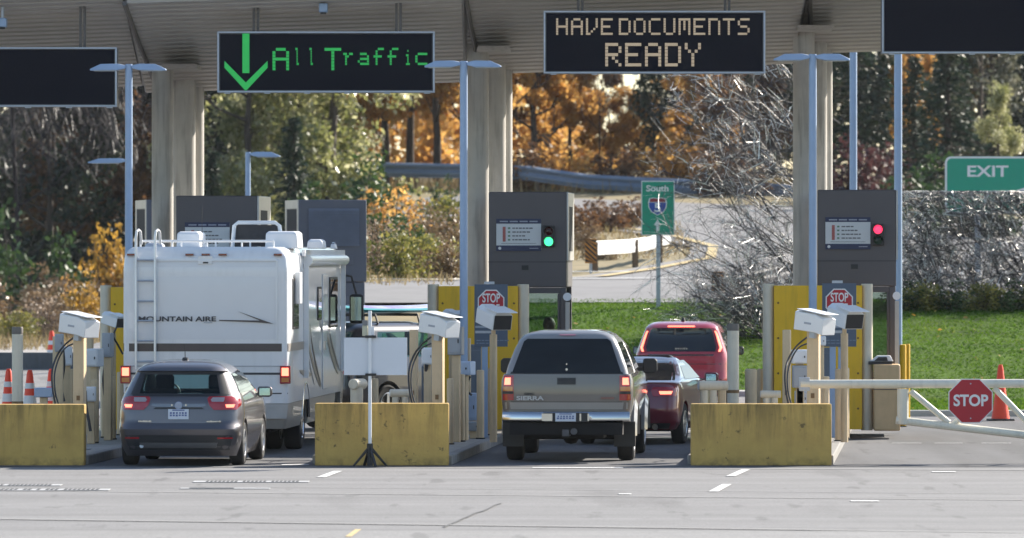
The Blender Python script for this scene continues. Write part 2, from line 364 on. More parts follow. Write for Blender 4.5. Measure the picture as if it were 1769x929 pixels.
struct(b.build('ramp_road', mat('ramp_asphalt', (.20, .195, .195), .9, scale=.8, var=.12, bump=.15), smooth=80))
def ribbon(name, pts, w, m, lift):
    L = []
    for p, q in zip(pts, pts[1:]):
        for k in range(6): L.append(Vector(p).lerp(Vector(q), k/6))
    L.append(Vector(pts[-1])); bb = MB()
    for k, p in enumerate(L):
        t = (L[min(k+1, len(L)-1)] - L[max(0, k-1)]).normalized(); n = Vector((-t.y, t.x)) * w/2
        bb.v += [((p-n).x, (p-n).y, H(*(p-n)) + lift), ((p+n).x, (p+n).y, H(*(p+n)) + lift)]
    bb.f = [(2*k, 2*k+1, 2*k+3, 2*k+2) for k in range(len(L)-1)]
    return struct(bb.build(name, m, smooth=0))
ribbon('road_marking', [(-14, 166.6), (-6, 167), (2.4, 177.5), (4.5, 193), (6.1, 204.5), (6.5, 215), (5.0, 229), (1.4, 241)], .32, YPAINT, .11)
ribbon('road_marking', [(-14, 172), (-2, 173), (9, 176), (18, 190)], .5, PAINT, .11)
ribbon('road_marking', [(1.2, 184), (3.5, 185)], .5, PAINT, .11)

# ---------------------------------------------------------------- canopy
SOF = mat('soffit_panel', (.47, .44, .41), .5, scale=.6, var=.08)
FASC = mat('canopy_fascia', (.35, .35, .36), .5)
FAR, FRONT, SLOPE = 118.8, 112.5, .225
seams = [-15.0, -6.55, -.82, 5.05, 14.5]              # bay joints run with the columns
def SZ(x, d):
    k = max(i for i, s in enumerate(seams[:-1]) if x >= s or i == 0); xm = (seams[k] + seams[k+1]) / 2
    return 5.98 + (.28 if k == 0 else 0) + .056*(xm + 6) + .034*(x - xm) + SLOPE*(FAR - d)
canopy = thing('canopy', 'long pale slatted roof over the inspection lanes, carried by round concrete columns', 'canopy', (0, 0, 0))
for k in range(4):
    x0, x1 = seams[k] + .04, seams[k+1] - .04; b = MB(); n = int((FAR - FRONT) / .27)
    for i in range(n):
        d0 = FRONT + i*.27; d1 = d0 + .225
        z = lambda x, d: SZ(min(max(x, seams[k]+.001), seams[k+1]-.001), d)
        b.rings([[(x, d0, z(x, d0)), (x, d0 + .02, z(x, d0) - .05), (x, d1 - .02, z(x, d1) - .03), (x, d1, z(x, d1)), (x, d1, z(x, d1) + .03), (x, d0, z(x, d0) + .03)] for x in (x0, x1)])
    b.build('soffit', SOF, canopy, smooth=0)
    zz = [(x, d, SZ(min(max(x, seams[k]+.001), seams[k+1]-.001), d)) for d in (FRONT - .1, FAR + .1) for x in (seams[k], seams[k+1])]
    b = MB(); t = [Vector(v) + Vector((0, 0, .04)) for v in (zz[0], zz[1], zz[3], zz[2])]
    b.rings([t, [v + Vector((0, 0, .28)) for v in t]]); b.build('roof', FASC, canopy, smooth=0)
for s in seams[1:-1]:
    b = MB(); z0, z1 = SZ(s + .01, FRONT), SZ(s + .01, FAR)
    b.tube([(s, FRONT, z0 - .05), (s + .1, FRONT + 2.6, z0 - SLOPE*2.6 - .07), (s + .24, FRONT + 5.2, z0 - SLOPE*5.2 - .09), (s + .36, FAR, z1 - .06)], .045, 8)
    b.build('seam_trim', mat('dark_trim', (.10, .09, .085), .5), canopy)
def column(px, d, r):
    x = PX(px, d); zt = SZ(x, d) + .05
    MB().lathe([(r, .1), (r, .9), (r*.995, 3), (r*.99, zt)], (x, d, 0), n=32).build('column', COLM, canopy)
for a in ((190.5, 116.9, .192), (216, 118.0, .20), (228, 118.5, .17), (560, 116.9, .192), (580.5, 118.0, .185), (590, 118.5, .16), (942, 116.9, .192), (958, 118.0, .17), (966.5, 118.5, .14)): column(*a)
for px, w in ((215, 32), (579, 30), (952, 34)):       # spreading heads under the far edge
    d = 116.9; x = PX(px, d); zt = SZ(x, d)
    MB().rings([[(x + sx*h, d + sy*h2, z) for sx, sy in ((-1,-1),(1,-1),(1,1),(-1,1))] for z, h, h2 in ((zt - .10, .30, 1.2), (zt - .03, LW(w, d)*.62, 1.7))]).build('column_head', COLM, canopy, smooth=0)

def small_fitting(px, py, d, label):
    t = thing('soffit_camera', label, 'camera', (PX(px, d), d, PZ(py, d)), 0, 'small grey cameras hung under the canopy')
    x, z = PX(px, d), SZ(PX(px, d), d) - PZ(py, d)
    MB().cyl((0, 0, .05), (0, 0, z), .03).build('stem', GALV, t)
    MB().box(-.075, .075, -.12, .12, -.07, .09).build('housing', STEELB, t, bevel=.02)
    MB().cyl((0, -.10, -.07), (0, -.10, -.10), .05).build('lens', BLACKP, t)
small_fitting(3, 22, 113, 'small grey camera hung from the soffit above the blank sign on the left')
small_fitting(379, 8, 113, 'small grey camera hung from the soffit above the green arrow sign')

# ---------------------------------------------------------------- dot matrix signs
F5 = {'H': '10001 10001 10001 11111 10001 10001 10001', 'A': '01110 10001 10001 11111 10001 10001 10001', 'V': '10001 10001 10001 10001 10010 10100 11000', 'E': '11111 10000 10000 11110 10000 10000 11111',
      'D': '11110 10001 10001 10001 10001 10001 11110', 'O': '01110 10001 10001 10001 10001 10001 01110', 'C': '01111 10000 10000 10000 10000 10000 01111', 'U': '10001 10001 10001 10001 10001 10001 01110',
      'M': '11111 10101 10101 10101 10101 10001 10001', 'N': '11110 10001 10001 10001 10001 10001 10001', 'T': '11111 00100 00100 00100 00100 00100 00100', 'S': '01111 10000 10000 01110 00001 00001 11110',
      'R': '11110 10001 10001 11110 10100 10010 10001', 'Y': '10001 10001 01010 00100 00100 00100 00100',
      'l': '11000 01000 01000 01000 01000 01000 01100', 'r': '00000 00000 11011 01100 01000 01000 01000', 'a': '00000 00000 01110 00001 01111 10001 01111', 'f': '00111 01000 01000 11110 01000 01000 01000',
      'i': '00100 00000 01100 00100 00100 00100 01110', 'c': '00000 00000 01111 10000 10000 10000 01111'}
def led_rows(b, ch, x0, x1, z0, z1, y):
    rows = F5[ch].split(); cw, chh = (x1 - x0)/5, (z1 - z0)/7
    for j, row in enumerate(rows):
        i = 0
        while i < 5:
            if row[i] == '1':
                k = i
                while k < 5 and row[k] == '1': k += 1
                b.box(x0 + i*cw + cw*.08, x0 + k*cw - cw*.08, y - .012, y - .002, z1 - (j+1)*chh + chh*.06, z1 - j*chh - chh*.06); i = k
            else: i += 1
def message_sign(px0, px1, py0, py1, d, label, rods):
    x0, x1, z0, z1 = PX(px0, d), PX(px1, d), PZ(py1, d), PZ(py0, d); cx = (x0+x1)/2
    t = thing('message_sign', label, 'electronic sign', (cx, d, z0), 0, 'dark message signs hung under the canopy')
    w = (x1 - x0)/2; h = z1 - z0
    MB().box(-w, w, .06, .42, 0, h).build('cabinet', FRAME, t, bevel=.012)
    MB().box(-w + .05, w - .05, .03, .062, .045, h - .045).build('screen', LEDBLK, t)
    b = MB(); e = .032
    b.box(-w, w, .0, .058, 0, e); b.box(-w, w, .0, .058, h - e, h); b.box(-w, -w + e, .001, .058, e, h - e); b.box(w - e, w, .001, .058, e, h - e); b.build('rim', GALV, t, bevel=.006)
    b = MB()
    for k in range(6): b.box(-w + .12 + k*(2*w - .3)/5, -w + .22 + k*(2*w - .3)/5, .02, .1, -.018, -.001)
    b.build('latch', GALV, t)
    for r in rods:
        xr = PX(r, d + .25) - cx
        b = MB()
        for o in (-.035, .035): b.box(xr + o - .022, xr + o + .022, .2, .26, h, SZ(xr + cx, d + .23) - z0 - .02)
        b.build('hanger', mat('dark_trim', (.10, .09, .085), .5), t)
    return t, cx, z0
DS = 112.9
message_sign(-122, 137, 44.5, 101, DS, 'blank black message sign at the far left under the canopy, showing no words', (97, -80))
t, cx, z0 = message_sign(254.5, 509.5, 29.5, 87.5, DS, 'black message sign with a green down arrow and the words All Traffic', (300, 467))
X = lambda x: PX(x, DS) - cx
Z = lambda y: PZ(y, DS) - z0
b = MB().box(X(284), X(292.2), .015, .027, Z(69), Z(31.5)); b.prism([(X(263), Z(57.5)), (X(263), Z(64)), (X(288), Z(86)), (X(313.5), Z(64)), (X(313.5), Z(57.5)), (X(288), Z(78))], .015, .027); b.build('arrow', LEDG, t, smooth=0)
b = MB()
for ch, a, c, y0, y1 in (('A', 319, 339, 45, 66.5), ('l', 346, 353, 45, 61.5), ('l', 362.5, 369.5, 45, 61.5), ('T', 380, 400, 45, 66.5), ('r', 402, 413.5, 45, 61.5), ('a', 419, 432.5, 45, 61.5), ('f', 437.5, 450, 45, 61.5), ('f', 454, 467, 45, 61.5), ('i', 474, 482, 47, 61.5), ('c', 486.5, 501, 45, 61.5)):
    led_rows(b, ch, X(a), X(c), Z(y1), Z(y0), .028)
b.build('lettering', LEDG, t, smooth=0)
t, cx, z0 = message_sign(637, 897, 10, 69.5, DS, 'black message sign with the amber words HAVE DOCUMENTS READY', (680, 852))
b = MB(); xs_ = [651.5, 669, 686.5, 704, 725, 742.5, 760, 777.5, 795, 812.5, 830, 847, 864.5]
for ch, a in zip('HAVEDOCUMENTS', xs_): led_rows(b, ch, X(a), X(a + 14.2), Z(33), Z(17), .028)
for k, ch in enumerate('READY'): led_rows(b, ch, X(709 + 23.3*k), X(709 + 23.3*k + 19.5), Z(62.8), Z(40.3), .028)
b.build('lettering', LEDA, t, smooth=0)
message_sign(1033.5, 1290, -8, 50.5, DS, 'blank black message sign at the far right beyond the third column', (1080, 1250))

# ---------------------------------------------------------------- islands, crash blocks
def island(px0, px1):
    d0 = 99.0; x0, x1 = PX(px0, d0), PX(px1, d0); w = x1 - x0
    p = MB(); pts = [(0, 0), (w, 0), (w, 20), (w*.8, 26.4), (w*.5, 27), (w*.2, 26.4), (0, 20)]
    for z0, z1, e in ((0, .15, 0),):
        p.prism(pts, z0, z1, 'xy')
    o = p.build('traffic_island', CONC, bevel=.03); o.location = (x0, d0 + .35, 0); o.rotation_euler = (0, 0, R(-LANE)); struct(o)
    b = MB(); k = .16
    for a, c in zip(pts, pts[1:] + pts[:1]):
        a = Vector((*a, 0)); c = Vector((*c, 0)); n = Vector(((c-a).y, -(c-a).x, 0)).normalized()*.05
        b.rings([[tuple(v) for v in (a+n, c+n, c-n*2, a-n*2)], [tuple(v + Vector((0, 0, .155))) for v in (a+n, c+n, c-n*2, a-n*2)]])
    o2 = b.build('kerb', KERB, bevel=.02); o2.location = o.location; o2.rotation_euler = o.rotation_euler; struct(o2)
island(-57, 99); island(369, 526); island(810, 974)
def crash_block(px0, px1, py0, label):
    d = 98.9; x0, x1 = PX(px0, d), PX(px1, d); w = (x1-x0)/2; h = PZ(py0, d)
    o = MB().rings([[(sx*w, sy, z) for sx, sy in ((-1, 0), (1, 0), (1, .42), (-1, .42))] for z in (0, h)]).build('crash_block', OCHRE, bevel=.018)
    o.location = ((x0+x1)/2, d, 0.004); tag(o, label, 'concrete barrier', 'weathered yellow concrete blocks at the lane heads')
crash_block(-57, 99, 383, 'weathered yellow concrete block at the far left, left of the grey hatchback')
crash_block(369, 526, 382, 'weathered yellow concrete block behind the white sign board on a pole')
crash_block(810, 974.5, 382.5, 'weathered yellow concrete block under the hinge end of the white gate')
# ---------------------------------------------------------------- booths
BOOTH = mat('booth_cladding', (.085, .075, .08), .5, var=.06, scale=2)
BOOTHL = mat('booth_trim', (.42, .41, .40), .4, metal=.3)
BGLASS = glassmat('booth_glass', (.86, .93, .90), .85)
DARKIN = mat('dark_opening', (.008, .008, .009), .8)
NAVY = mat('notice_navy', (.012, .02, .07), .45)
NWHITE = mat('notice_white', (.56, .57, .58), .5, var=.03)
INK = mat('notice_ink', (.12, .12, .13), .6); INKR = mat('notice_red_ink', (.36, .10, .09), .6); INKG = mat('notice_green_ink', (.12, .22, .14), .6)
LIGHTG = mat('lit_green_lamp', (.02, .4, .15), .3, emit=(.05, 1, .28), est=1.2)
LIGHTR = mat('lit_red_lamp', (.5, .02, .05), .3, emit=(1, .03, .09), est=1.2)
DIMR = mat('unlit_red_lamp', (.05, .006, .01), .2); DIMG = mat('unlit_green_lamp', (.005, .035, .022), .2)
def booth(pxl, pxr, py0, pyk, d, label, lit, wd=1.45):
    xl, xr = PX(pxl, d), PX(pxr, d); w = (xr - xl)/2; top = PZ(py0, d); mid = PZ(pyk, d)
    t = thing('inspection_booth', label, 'booth', ((xl+xr)/2, d, .15), -3.0, 'dark grey inspection booths beyond the columns')
    top -= .15; mid -= .15; L = 2.3
    b = MB().box(-w, w, 0, L, mid, top); b.build('upper_cabinet', BOOTH, t, bevel=.02)
    MB().box(-w - .004, w + .004, -.008, L, mid + .43, mid + .445).build('seam_trim', mat('dark_seam', (.04, .036, .04), .6), t)
    MB().box(-.10, .02, -.02, 0, mid + .30, mid + .38).build('latch', BLACKP, t)
    MB().box(w + .001, w + .03, -.0, L, mid + .46, top - .01).build('side_trim', BOOTHL, t, bevel=.005)
    MB().box(w + .031, w + .036, .35, 1.6, mid + .62, top - .25).build('side_vent', DARKIN, t)
    # glazed lower cabin: corner posts, dado, glass
    v = w - .06; b = MB()
    for sx in (-1, 1):
        for y0 in (.02, L - .12): b.box(sx*v - .05, sx*v + .05, y0, y0 + .10, 0, mid - .002)
    b.box(-v + .05, v - .05, .03, .10, mid - .10, mid - .003); b.box(v - .098, v - .052, .035, .095, 0, mid - .102)
    b.build('frame', BOOTH, t, bevel=.008)
    MB().box(-v + .052, v - .102, .04, .09, 0, .95).build('front_panel', BOOTH, t)
    MB().box(-v + .052, v - .05, L - .1, L - .05, 0, .95).build('rear_panel', BOOTH, t)
    for sx in (-1, 1): MB().box(sx*v - .03, sx*v + .03, .122, L - .122, 0, .95).build('side_panel', BOOTH, t)
    MB().box(-v + .05, v - .10, .06, .068, .952, mid - .102).build('window', BGLASS, t, smooth=0)
    MB().box(-v + .05, v - .05, L - .08, L - .072, .952, mid - .102).build('window', BGLASS, t, smooth=0)
    for sx in (-1, 1): MB().box(sx*v - .004, sx*v + .004, .122, L - .122, .952, mid - .003).build('window', BGLASS, t, smooth=0)
    MB().box(-v + .08, .05, .2, .75, .85, .93).build('desk', BOOTHL, t)
    MB().cyl((w + .01, -.03, mid - .16), (w + .01, .1, mid - .16), .07).build('side_lamp', WHITES, t)
    b = MB(); b.box(w - .02, w + .05, .0, .07, 0, mid - .25); b.build('door_rail', BOOTHL, t)
    # notice board with header and footer bands, and the signal
    nz = mid + (top - mid)*.55; nx = -w*.18 - .03; nw = .385; nh = .265
    n = MB().box(nx - nw, nx + nw, -.025, -.001, nz - nh, nz + nh).build('notice_board', NWHITE, t, bevel=.004)
    MB().box(nx - nw, nx + nw, -.03, -.0255, nz + nh - .072, nz + nh + .01).build('header_band', NAVY, n)
    MB().box(nx - nw, nx + nw, -.03, -.0255, nz - nh - .01, nz - nh + .085).build('footer_band', NAVY, n)
    MB().cyl((nx - nw + .06, -.033, nz - nh + .037), (nx - nw + .06, -.0305, nz - nh + .037), .026).build('crest', NWHITE, n)
    b = MB(); rr = random.Random(int(pxl))
    for k in range(4):
        a = nx - nw + .06 + k*.17; b.box(a, a + .14, -.033, -.0305, nz + nh - .045, nz + nh - .024)
    b.box(nx + nw - .2, nx + nw - .05, -.033, -.0305, nz - nh + .03, nz - nh + .042); b.build('band_lines', mat('notice_band_ink', (.3, .32, .38), .6), n)
    b = MB()
    for k in range(4):
        zz = nz + .115 - .066*k; wd_ = (.33, .30, .18, .26)[(k + int(pxl)) % 4] + rr.uniform(-.02, .02); a = nx - .11
        while a < nx - .11 + wd_:
            c = a + rr.uniform(.03, .07); b.box(a, c, -.0285, -.0255, zz - .011, zz + .011); a = c + .012
    b.box(nx - .3, nx + .3, -.0285, -.0255, nz - .150, nz - .143); b.build('text_lines', INK, n)
    MB().box(nx - .275, nx - .225, -.0285, -.0255, nz - .115, nz + .14).build('red_column', INKR, n)
    b = MB()
    for k in range(4): b.box(nx - .185, nx - .145, -.0285, -.0255, nz + .10 - .066*k, nz + .13 - .066*k)
    b.build('symbols', INKG, n)
    sx = nx + nw + .13; s = MB().box(sx - .1, sx + .1, -.07, -.001, nz - .21, nz + .16).build('signal', BLACKP, t, bevel=.015)
    for k, (zz, m) in enumerate(((nz + .065, LIGHTR if lit == 'red' else DIMR), (nz - .115, LIGHTG if lit == 'green' else DIMG))):
        MB().lathe([(.075, -.071), (.072, -.08), (.05, -.092), (.0005, -.1)], (sx, 0, zz), 'y').build('lens', m, s)
        MB().rings([[(sx + r*math.cos(a), y, zz + r*math.sin(a)) for a in [math.pi*i/12 for i in range(13)]] for r, y in ((.085, -.071), (.09, -.17), (.086, -.17), (.081, -.071))], cap=False).build('hood', BLACKP, s)
    return t
booth(206, 301.5, 185, 275, 114, 'dark inspection booth behind the white motorhome, its notice half hidden', None)
booth(572.5, 664, 181.5, 272, 114, 'dark inspection booth with the green signal lit, beyond the pickup', 'green')
booth(958, 1050, 179.5, 271, 114, 'dark inspection booth with the red signal lit, beyond the gate hinge', 'red')
def louvre_booth(pxl, pxr, py0, d, label):
    xl, xr = PX(pxl, d), PX(pxr, d); w = (xr-xl)/2; top = PZ(py0, d)
    t = thing('louvred_booth', label, 'booth', ((xl+xr)/2, d, 0), 9, 'louvred booths seen from behind')
    mid = 2.55; BL = mat('booth_cladding_blue', (.085, .095, .125), .5, var=.06, scale=2)
    MB().box(-w, w, 0, 2.2, mid, top).build('upper_cabinet', BL, t, bevel=.02)
    MB().box(-w + .03, w - .03, .03, 2.17, 0, mid - .004).build('cabin', BL, t, bevel=.02)
    MB().box(-w*.15, w*.52, .018, .029, .2, mid - .3).build('door', mat('booth_door', (.10, .11, .14), .5), t, bevel=.01)
    b = MB()
    n = 13; z0, z1 = mid + .75, top - .18
    for i in range(n):
        z = z0 + (z1 - z0)*i/n; b.rings([[(x, -.004, z), (x, -.05, z - .0), (x, -.02, z + .06), (x, -.004, z + .06)] for x in (-w*.72, w*.78)])
    b.build('louvre_panel', mat('louvre_metal', (.13, .145, .185), .5), t)
    MB().box(-w - .012, -w - .004, .25, 1.9, mid + .1, top - .2).build('side_vent', DARKIN, t)
    b = MB(); b.box(-w - .02, -w - .001, .02, .2, mid, top); b.box(-w - .02, -w - .001, 1.95, 2.2, mid, top); b.box(-w - .02, -w - .001, .202, 1.948, top - .18, top - .002); b.build('side_trim', BOOTHL, t)
    MB().box(w*.2, w*.6, -.02, -.001, mid + .35, mid + .55).build('hatch', BL, t, bevel=.01)
    return t
louvre_booth(350, 430, 189, 139, 'blue grey booth with a louvred back between the motorhome and the poplar')
louvre_booth(172, 252, 189, 139, 'blue grey booth mostly hidden behind the left column, only its pale edge showing')

# ---------------------------------------------------------------- yellow crash guards
def crash_guard(px0, px1, py0, d, label):
    x0, x1 = PX(px0, d), PX(px1, d); w = (x1-x0)/2; h = PZ(py0, d) - .15; r = LW(6.8, d)
    t = thing('crash_guard', label, 'crash guard', ((x0+x1)/2, d, .15), 0, 'yellow steel crash guards with cream end posts')
    MB().box(-w + 2*r - .01, w - 2*r + .01, -.06, .3, .02, h - .03).build('plate', YEL, t, bevel=.006)
    for s in (-1, 1): MB().lathe([(r, 0), (r, h - .01), (r*.92, h)], (s*(w - r), .08, 0), n=20).build('post', CREAM, t)
    MB().box(-w + .02, w - .02, -.05, .3, h - .028, h + .0).build('cap_plate', mat('dark_cap', (.10, .09, .05), .6), t) if False else None
    b = MB(); rr = random.Random(int(px0))
    for s in (-1, 1):
        for k in range(4): b.cyl((s*(w - 2*r - .06), -.072, h*.15 + k*h*.24), (s*(w - 2*r - .06), -.062, h*.15 + k*h*.24), .018, n=8)
    b.build('bolts', mat('rusty_bolt', (.12, .06, .02), .8), t)
crash_guard(117, 245, 270, 113, 'yellow crash guard with cream end posts, mostly hidden by the white motorhome')
crash_guard(501, 620, 269, 113, 'yellow crash guard with cream end posts left of the tan pickup')
crash_guard(894, 1023, 268.5, 113, 'yellow crash guard with cream end posts below the red lit booth')

# ---------------------------------------------------------------- lamp posts and poles
def head(sx, l, parent, z, y=0):
    o = MB().rings([[(sx*(x), yy, z + zz) for yy, zz in ((-wd, lo), (wd, lo), (wd*.8, hi), (-wd*.8, hi))] for x, wd, lo, hi in ((.05, .05, -.02, .03), (.14, .10, -.04, .05), (.18, .13, -.05, .055), (l*.72, .15, -.055, .05), (l, .10, -.055, -.03))]).build('lamp_head', STEELB, parent, bevel=.006)
    MB().box(min(sx*.2, sx*l*.9), max(sx*.2, sx*l*.9), -.1, .1, z - .066, z - .056).build('lens', mat('lamp_lens', (.5, .55, .6), .2), o)
def lamp_post(px, pyt, d, label, heads, w=9, low=None, base=.15):
    x = PX(px, d); z = PZ(pyt, d) - base; r = LW(w, d)/2
    t = thing('lamp_post', label, 'lamp post', (x, d, base), 0, 'blue grey lamp posts')
    MB().lathe([(r, 0), (r, .3), (r*.96, z), (r*.9, z + .05)], (0, 0, 0), n=16).build('pole', STEELB, t)
    MB().box(-r*2, r*2, -r*2, r*2, 0, .03).build('base_plate', STEELB, t, bevel=.004)
    for s, l in heads: head(s, l, t, z)
    if low: head(-1, LW(low[0], d), t, PZ(low[1], d) - base)
    return t
lamp_post(151, 63.5, 108.5, 'blue grey lamp post with two top heads and one lower head, left of the motorhome', ((-1, .63), (1, .61)), 9, None)
lamp_post(543.5, 60.5, 108.5, 'blue grey lamp post with two heads in front of the middle column', ((-1, .64), (1, .61)), 9.5)
lamp_post(952.5, 54, 108.5, 'blue grey lamp post with two heads in front of the right column', ((-1, .64), (1, .6)), 9.5)
lamp_post(150, 152, 150, 'low single headed lamp post at the left, level with the shrubs', ((-1, LW(47, 150)),), 7, base=0)
lamp_post(290.5, 146, 140, 'short lamp post with one head to the right, above the motorhome', ((1, LW(38, 140)),), 6.5, base=0)
lamp_post(1000, 30, 132, 'blue grey pole beside the right column, its top hidden by the canopy', ((1, .7),), 9, base=0)
lamp_post(1052.5, 20, 132, 'blue grey pole above the red lit booth, its top hidden by the canopy', ((1, .7),), 9.5, base=0)

# ---------------------------------------------------------------- bollards and posts
def bollard(px, pyt, w, d, label, m=TAN, cap=None, group='short tan bollards along the islands', base=.152, band=None):
    x = PX(px, d); r = LW(w, d)/2; h = PZ(pyt, d) - base
    t = thing('bollard', label, 'bollard', (x, d, base), 0, group)
    MB().lathe([(r, 0), (r, h - r*.35), (r*.93, h - r*.12), (r*.7, h)], (0, 0, 0), n=20).build('post', m, t)
    if cap: MB().lathe([(r*1.03, h - .10), (r*1.03, h - .01), (r*.95, h + .012)], (0, 0, 0), n=20).build('cap', cap, t)
    MB().lathe([(r*1.25, 0.001), (r*1.22, .02), (r*1.02, .022)], (0, 0, 0), n=20).build('foot_seal', mat('dark_seal', (.03, .03, .03), .9), t)
    if band: MB().lathe([(r*1.04, h*band), (r*1.05, h*band + .02), (r*1.04, h*band + .05)], (0, 0, 0), n=20).build('band', mat('rust_band', (.22, .13, .06), .8), t)
    return t
CAPD = mat('bollard_cap', (.16, .14, .12), .6)
G2 = 'tall cream bollards with dark caps'
bollard(20.5, 310, 13, 104, 'tall cream bollard with a dark cap at the far left, between two cones', CREAM, CAPD, G2, band=.35)
bollard(859, 307, 14, 108, 'tall cream bollard with a dark cap right of the red crossover', CREAM, CAPD, G2, band=.4)
# middle island
bollard(527.5, 358, 8, 104.8, 'tan bollard nearest the right end of the middle yellow block')
bollard(540.3, 354, 8.6, 106.3, 'tan bollard second from the right end of the middle yellow block')
bollard(563, 350, 9, 107.8, 'tan bollard in front of the stop here board by the pickup')
bollard(577, 348, 10, 110, 'tan bollard closest to the tan pickup')
bollard(533, 357, 6, 108.5, 'thin tan bollard half hidden between the two front bollards of the middle island')
# left island
bollard(111, 359, 8, 105.5, 'tan bollard just right of the left yellow block')
bollard(131.5, 356, 9, 107.5, 'tan bollard beside the grey hatchback')
bollard(122, 362, 7, 108.5, 'tan bollard behind the gap between the two by the grey hatchback')
bollard(83, 349, 9, 108, 'tan bollard behind the left camera post')
bollard(141, 352, 8, 110, 'tan bollard behind the roof edge of the grey hatchback')
# right island
bollard(983, 349, 9, 106.5, 'tan bollard right of the gate hinge, nearer of the pair under the stop here board')
bollard(991.5, 348, 7.5, 108, 'tan bollard right of the gate hinge, farther of the pair under the stop here board')
bollard(968, 356, 8, 104.2, 'tan bollard directly behind the gate post')
bollard(1058, 326, 8, 115.2, 'yellow bollard at the corner of the red lit booth', YEL, None, 'yellow bollards at the booth corners', band=None)
bollard(1063.5, 325.5, 6, 116.4, 'second yellow bollard behind the one at the booth corner', YEL, None, 'yellow bollards at the booth corners')
bollard(880, 349, 14, 112, 'wide tan bollard left of the right hand crash guard', TAN, None, 'wide tan bollards')
bollard(891, 349, 8, 113.5, 'narrow tan bollard touching the wide one by the crash guard', TAN, None, 'wide tan bollards')
bollard(439, 358, 9, 108, 'tan bollard behind the white sign board pole')
def cam_post(px, pyt, w, d, label, group='square tan camera posts'):
    x = PX(px, d); r = LW(w, d)/2; h = PZ(pyt, d) - .152
    t = thing('camera_post', label, 'post', (x, d, .152), -12, group)
    MB().box(-r, r, -r, r, 0, h).build('post', TAN, t, bevel=.012)
    MB().box(-r*1.6, r*1.6, -r*1.6, r*1.6, .0005, .015).build('base_plate', GALV, t)
    MB().box(-r*.3, r*.3, -r - .012, -r - .001, h*.42, h*.46).build('clip', mat('rust_band', (.22, .13, .06), .8), t)
    return t
cam_post(93.5, 314, 13, 102, 'square tan post carrying the left white camera')
cam_post(513.5, 312, 13, 102, 'square tan post carrying the middle white camera')
cam_post(953.5, 309, 14, 102, 'square tan post carrying the right white camera')
cam_post(67, 318, 9, 106, 'square tan post with a grey box, left of the left white camera')
cam_post(485, 312, 9, 106, 'square tan post with cable loops, left of the middle white camera')
cam_post(922, 312, 9, 106, 'square tan post with cable loops, left of the right white camera')
cam_post(548, 320, 7, 110, 'square tan post behind the grey control box of the middle island')
cam_post(105, 320, 8, 110, 'square tan post behind the white cabinets of the left island')

# ---------------------------------------------------------------- cameras
def wedge_camera(pxc, pyc, d, label, rz=-38, s=1.):
    t = thing('lane_camera', label, 'camera', (PX(pxc, d), d, PZ(pyc, d)), rz, 'white lane cameras on tan posts'); t.rotation_euler = (0, R(7), R(rz))
    a, w, h = .27*s, .17*s, .14*s
    MB().rings([[(x, y, z) for y, z in ((-w, lo), (w, lo), (w, hi), (w*.6, hi + .02), (-w*.6, hi + .02), (-w, hi))] for x, lo, hi in ((-a, -h, h), (a*.4, -h, h*.95), (a, -h*1.2, h*.55))]).build('housing', WHITEP, t, bevel=.012)
    MB().box(-a*.9, a*1.08, -w*1.08, w*1.08, h + .024, h + .036, Matrix.Rotation(R(3), 4, 'Y')).build('sun_hood', WHITEP, t, bevel=.006)
    MB().box(-.05, .05, -.05, .05, -h - .10, -h + .001).build('bracket', GALV, t)
    MB().box(-.08, .05, -w - .004, -w - .001, -.03, .0).build('maker_plate', mat('plate_grey', (.35, .37, .42), .5), t)
    return t
wedge_camera(93, 307.5, 101.9, 'white lane camera on the left island, on the square post above the yellow block')
wedge_camera(515, 307.5, 101.9, 'white lane camera on the middle island, left of the stop here board')
wedge_camera(955, 305, 101.9, 'white lane camera on the right island, above the gate hinge')
def hood_camera(pxc, pyc, d, label, rz, s=1., yb=.152):
    z = PZ(pyc, d); t = thing('hooded_camera', label, 'camera', (PX(pxc, d), d, z), rz, 'white hooded cameras with black fronts')
    T_ = Matrix.Rotation(R(13), 4, 'X')
    w, h, l = .155*s, .125*s, .5*s
    MB().rings([[(x, y, zz) for x, zz in ((-w, -h), (w, -h), (w, h*.7), (w*.55, h*1.15), (-w*.55, h*1.15), (-w, h*.7))] for y, in ((-l*.45,), (l*.55,))]).xf(T_).build('housing', WHITEP, t, bevel=.01)
    MB().box(-w*.9, w*.9, -l*.45 - .012, -l*.45 - .001, -h*.9, h*.72).xf(T_).build('front_glass', BLACKP, t)
    b = MB(); b.box(-w*1.08, w*1.08, -l*.66, l*.1, h*1.18, h*1.30); b.xf(T_).build('sun_hood', WHITEP, t, bevel=.004)
    b = MB(); b.cyl((0, .05, -h), (0, .05, -h - .12), .035); b.cyl((0, .05, -h - .121), (0, .05, yb - z), .06); b.build('stand', TAN, t)
    return t
hood_camera(580, 301, 106, 'white hooded camera with a black front, before the stop here board by the pickup', 30, 1.12)
hood_camera(991.5, 300, 106, 'white hooded camera with a black front, before the stop here board by the gate', 30, 1.12)
hood_camera(134, 303, 108, 'small white hooded camera left of the motorhome ladder', 48, .72)
hood_camera(532, 300.5, 109, 'small white hooded camera between the middle white camera and the lamp post', 30, .72)

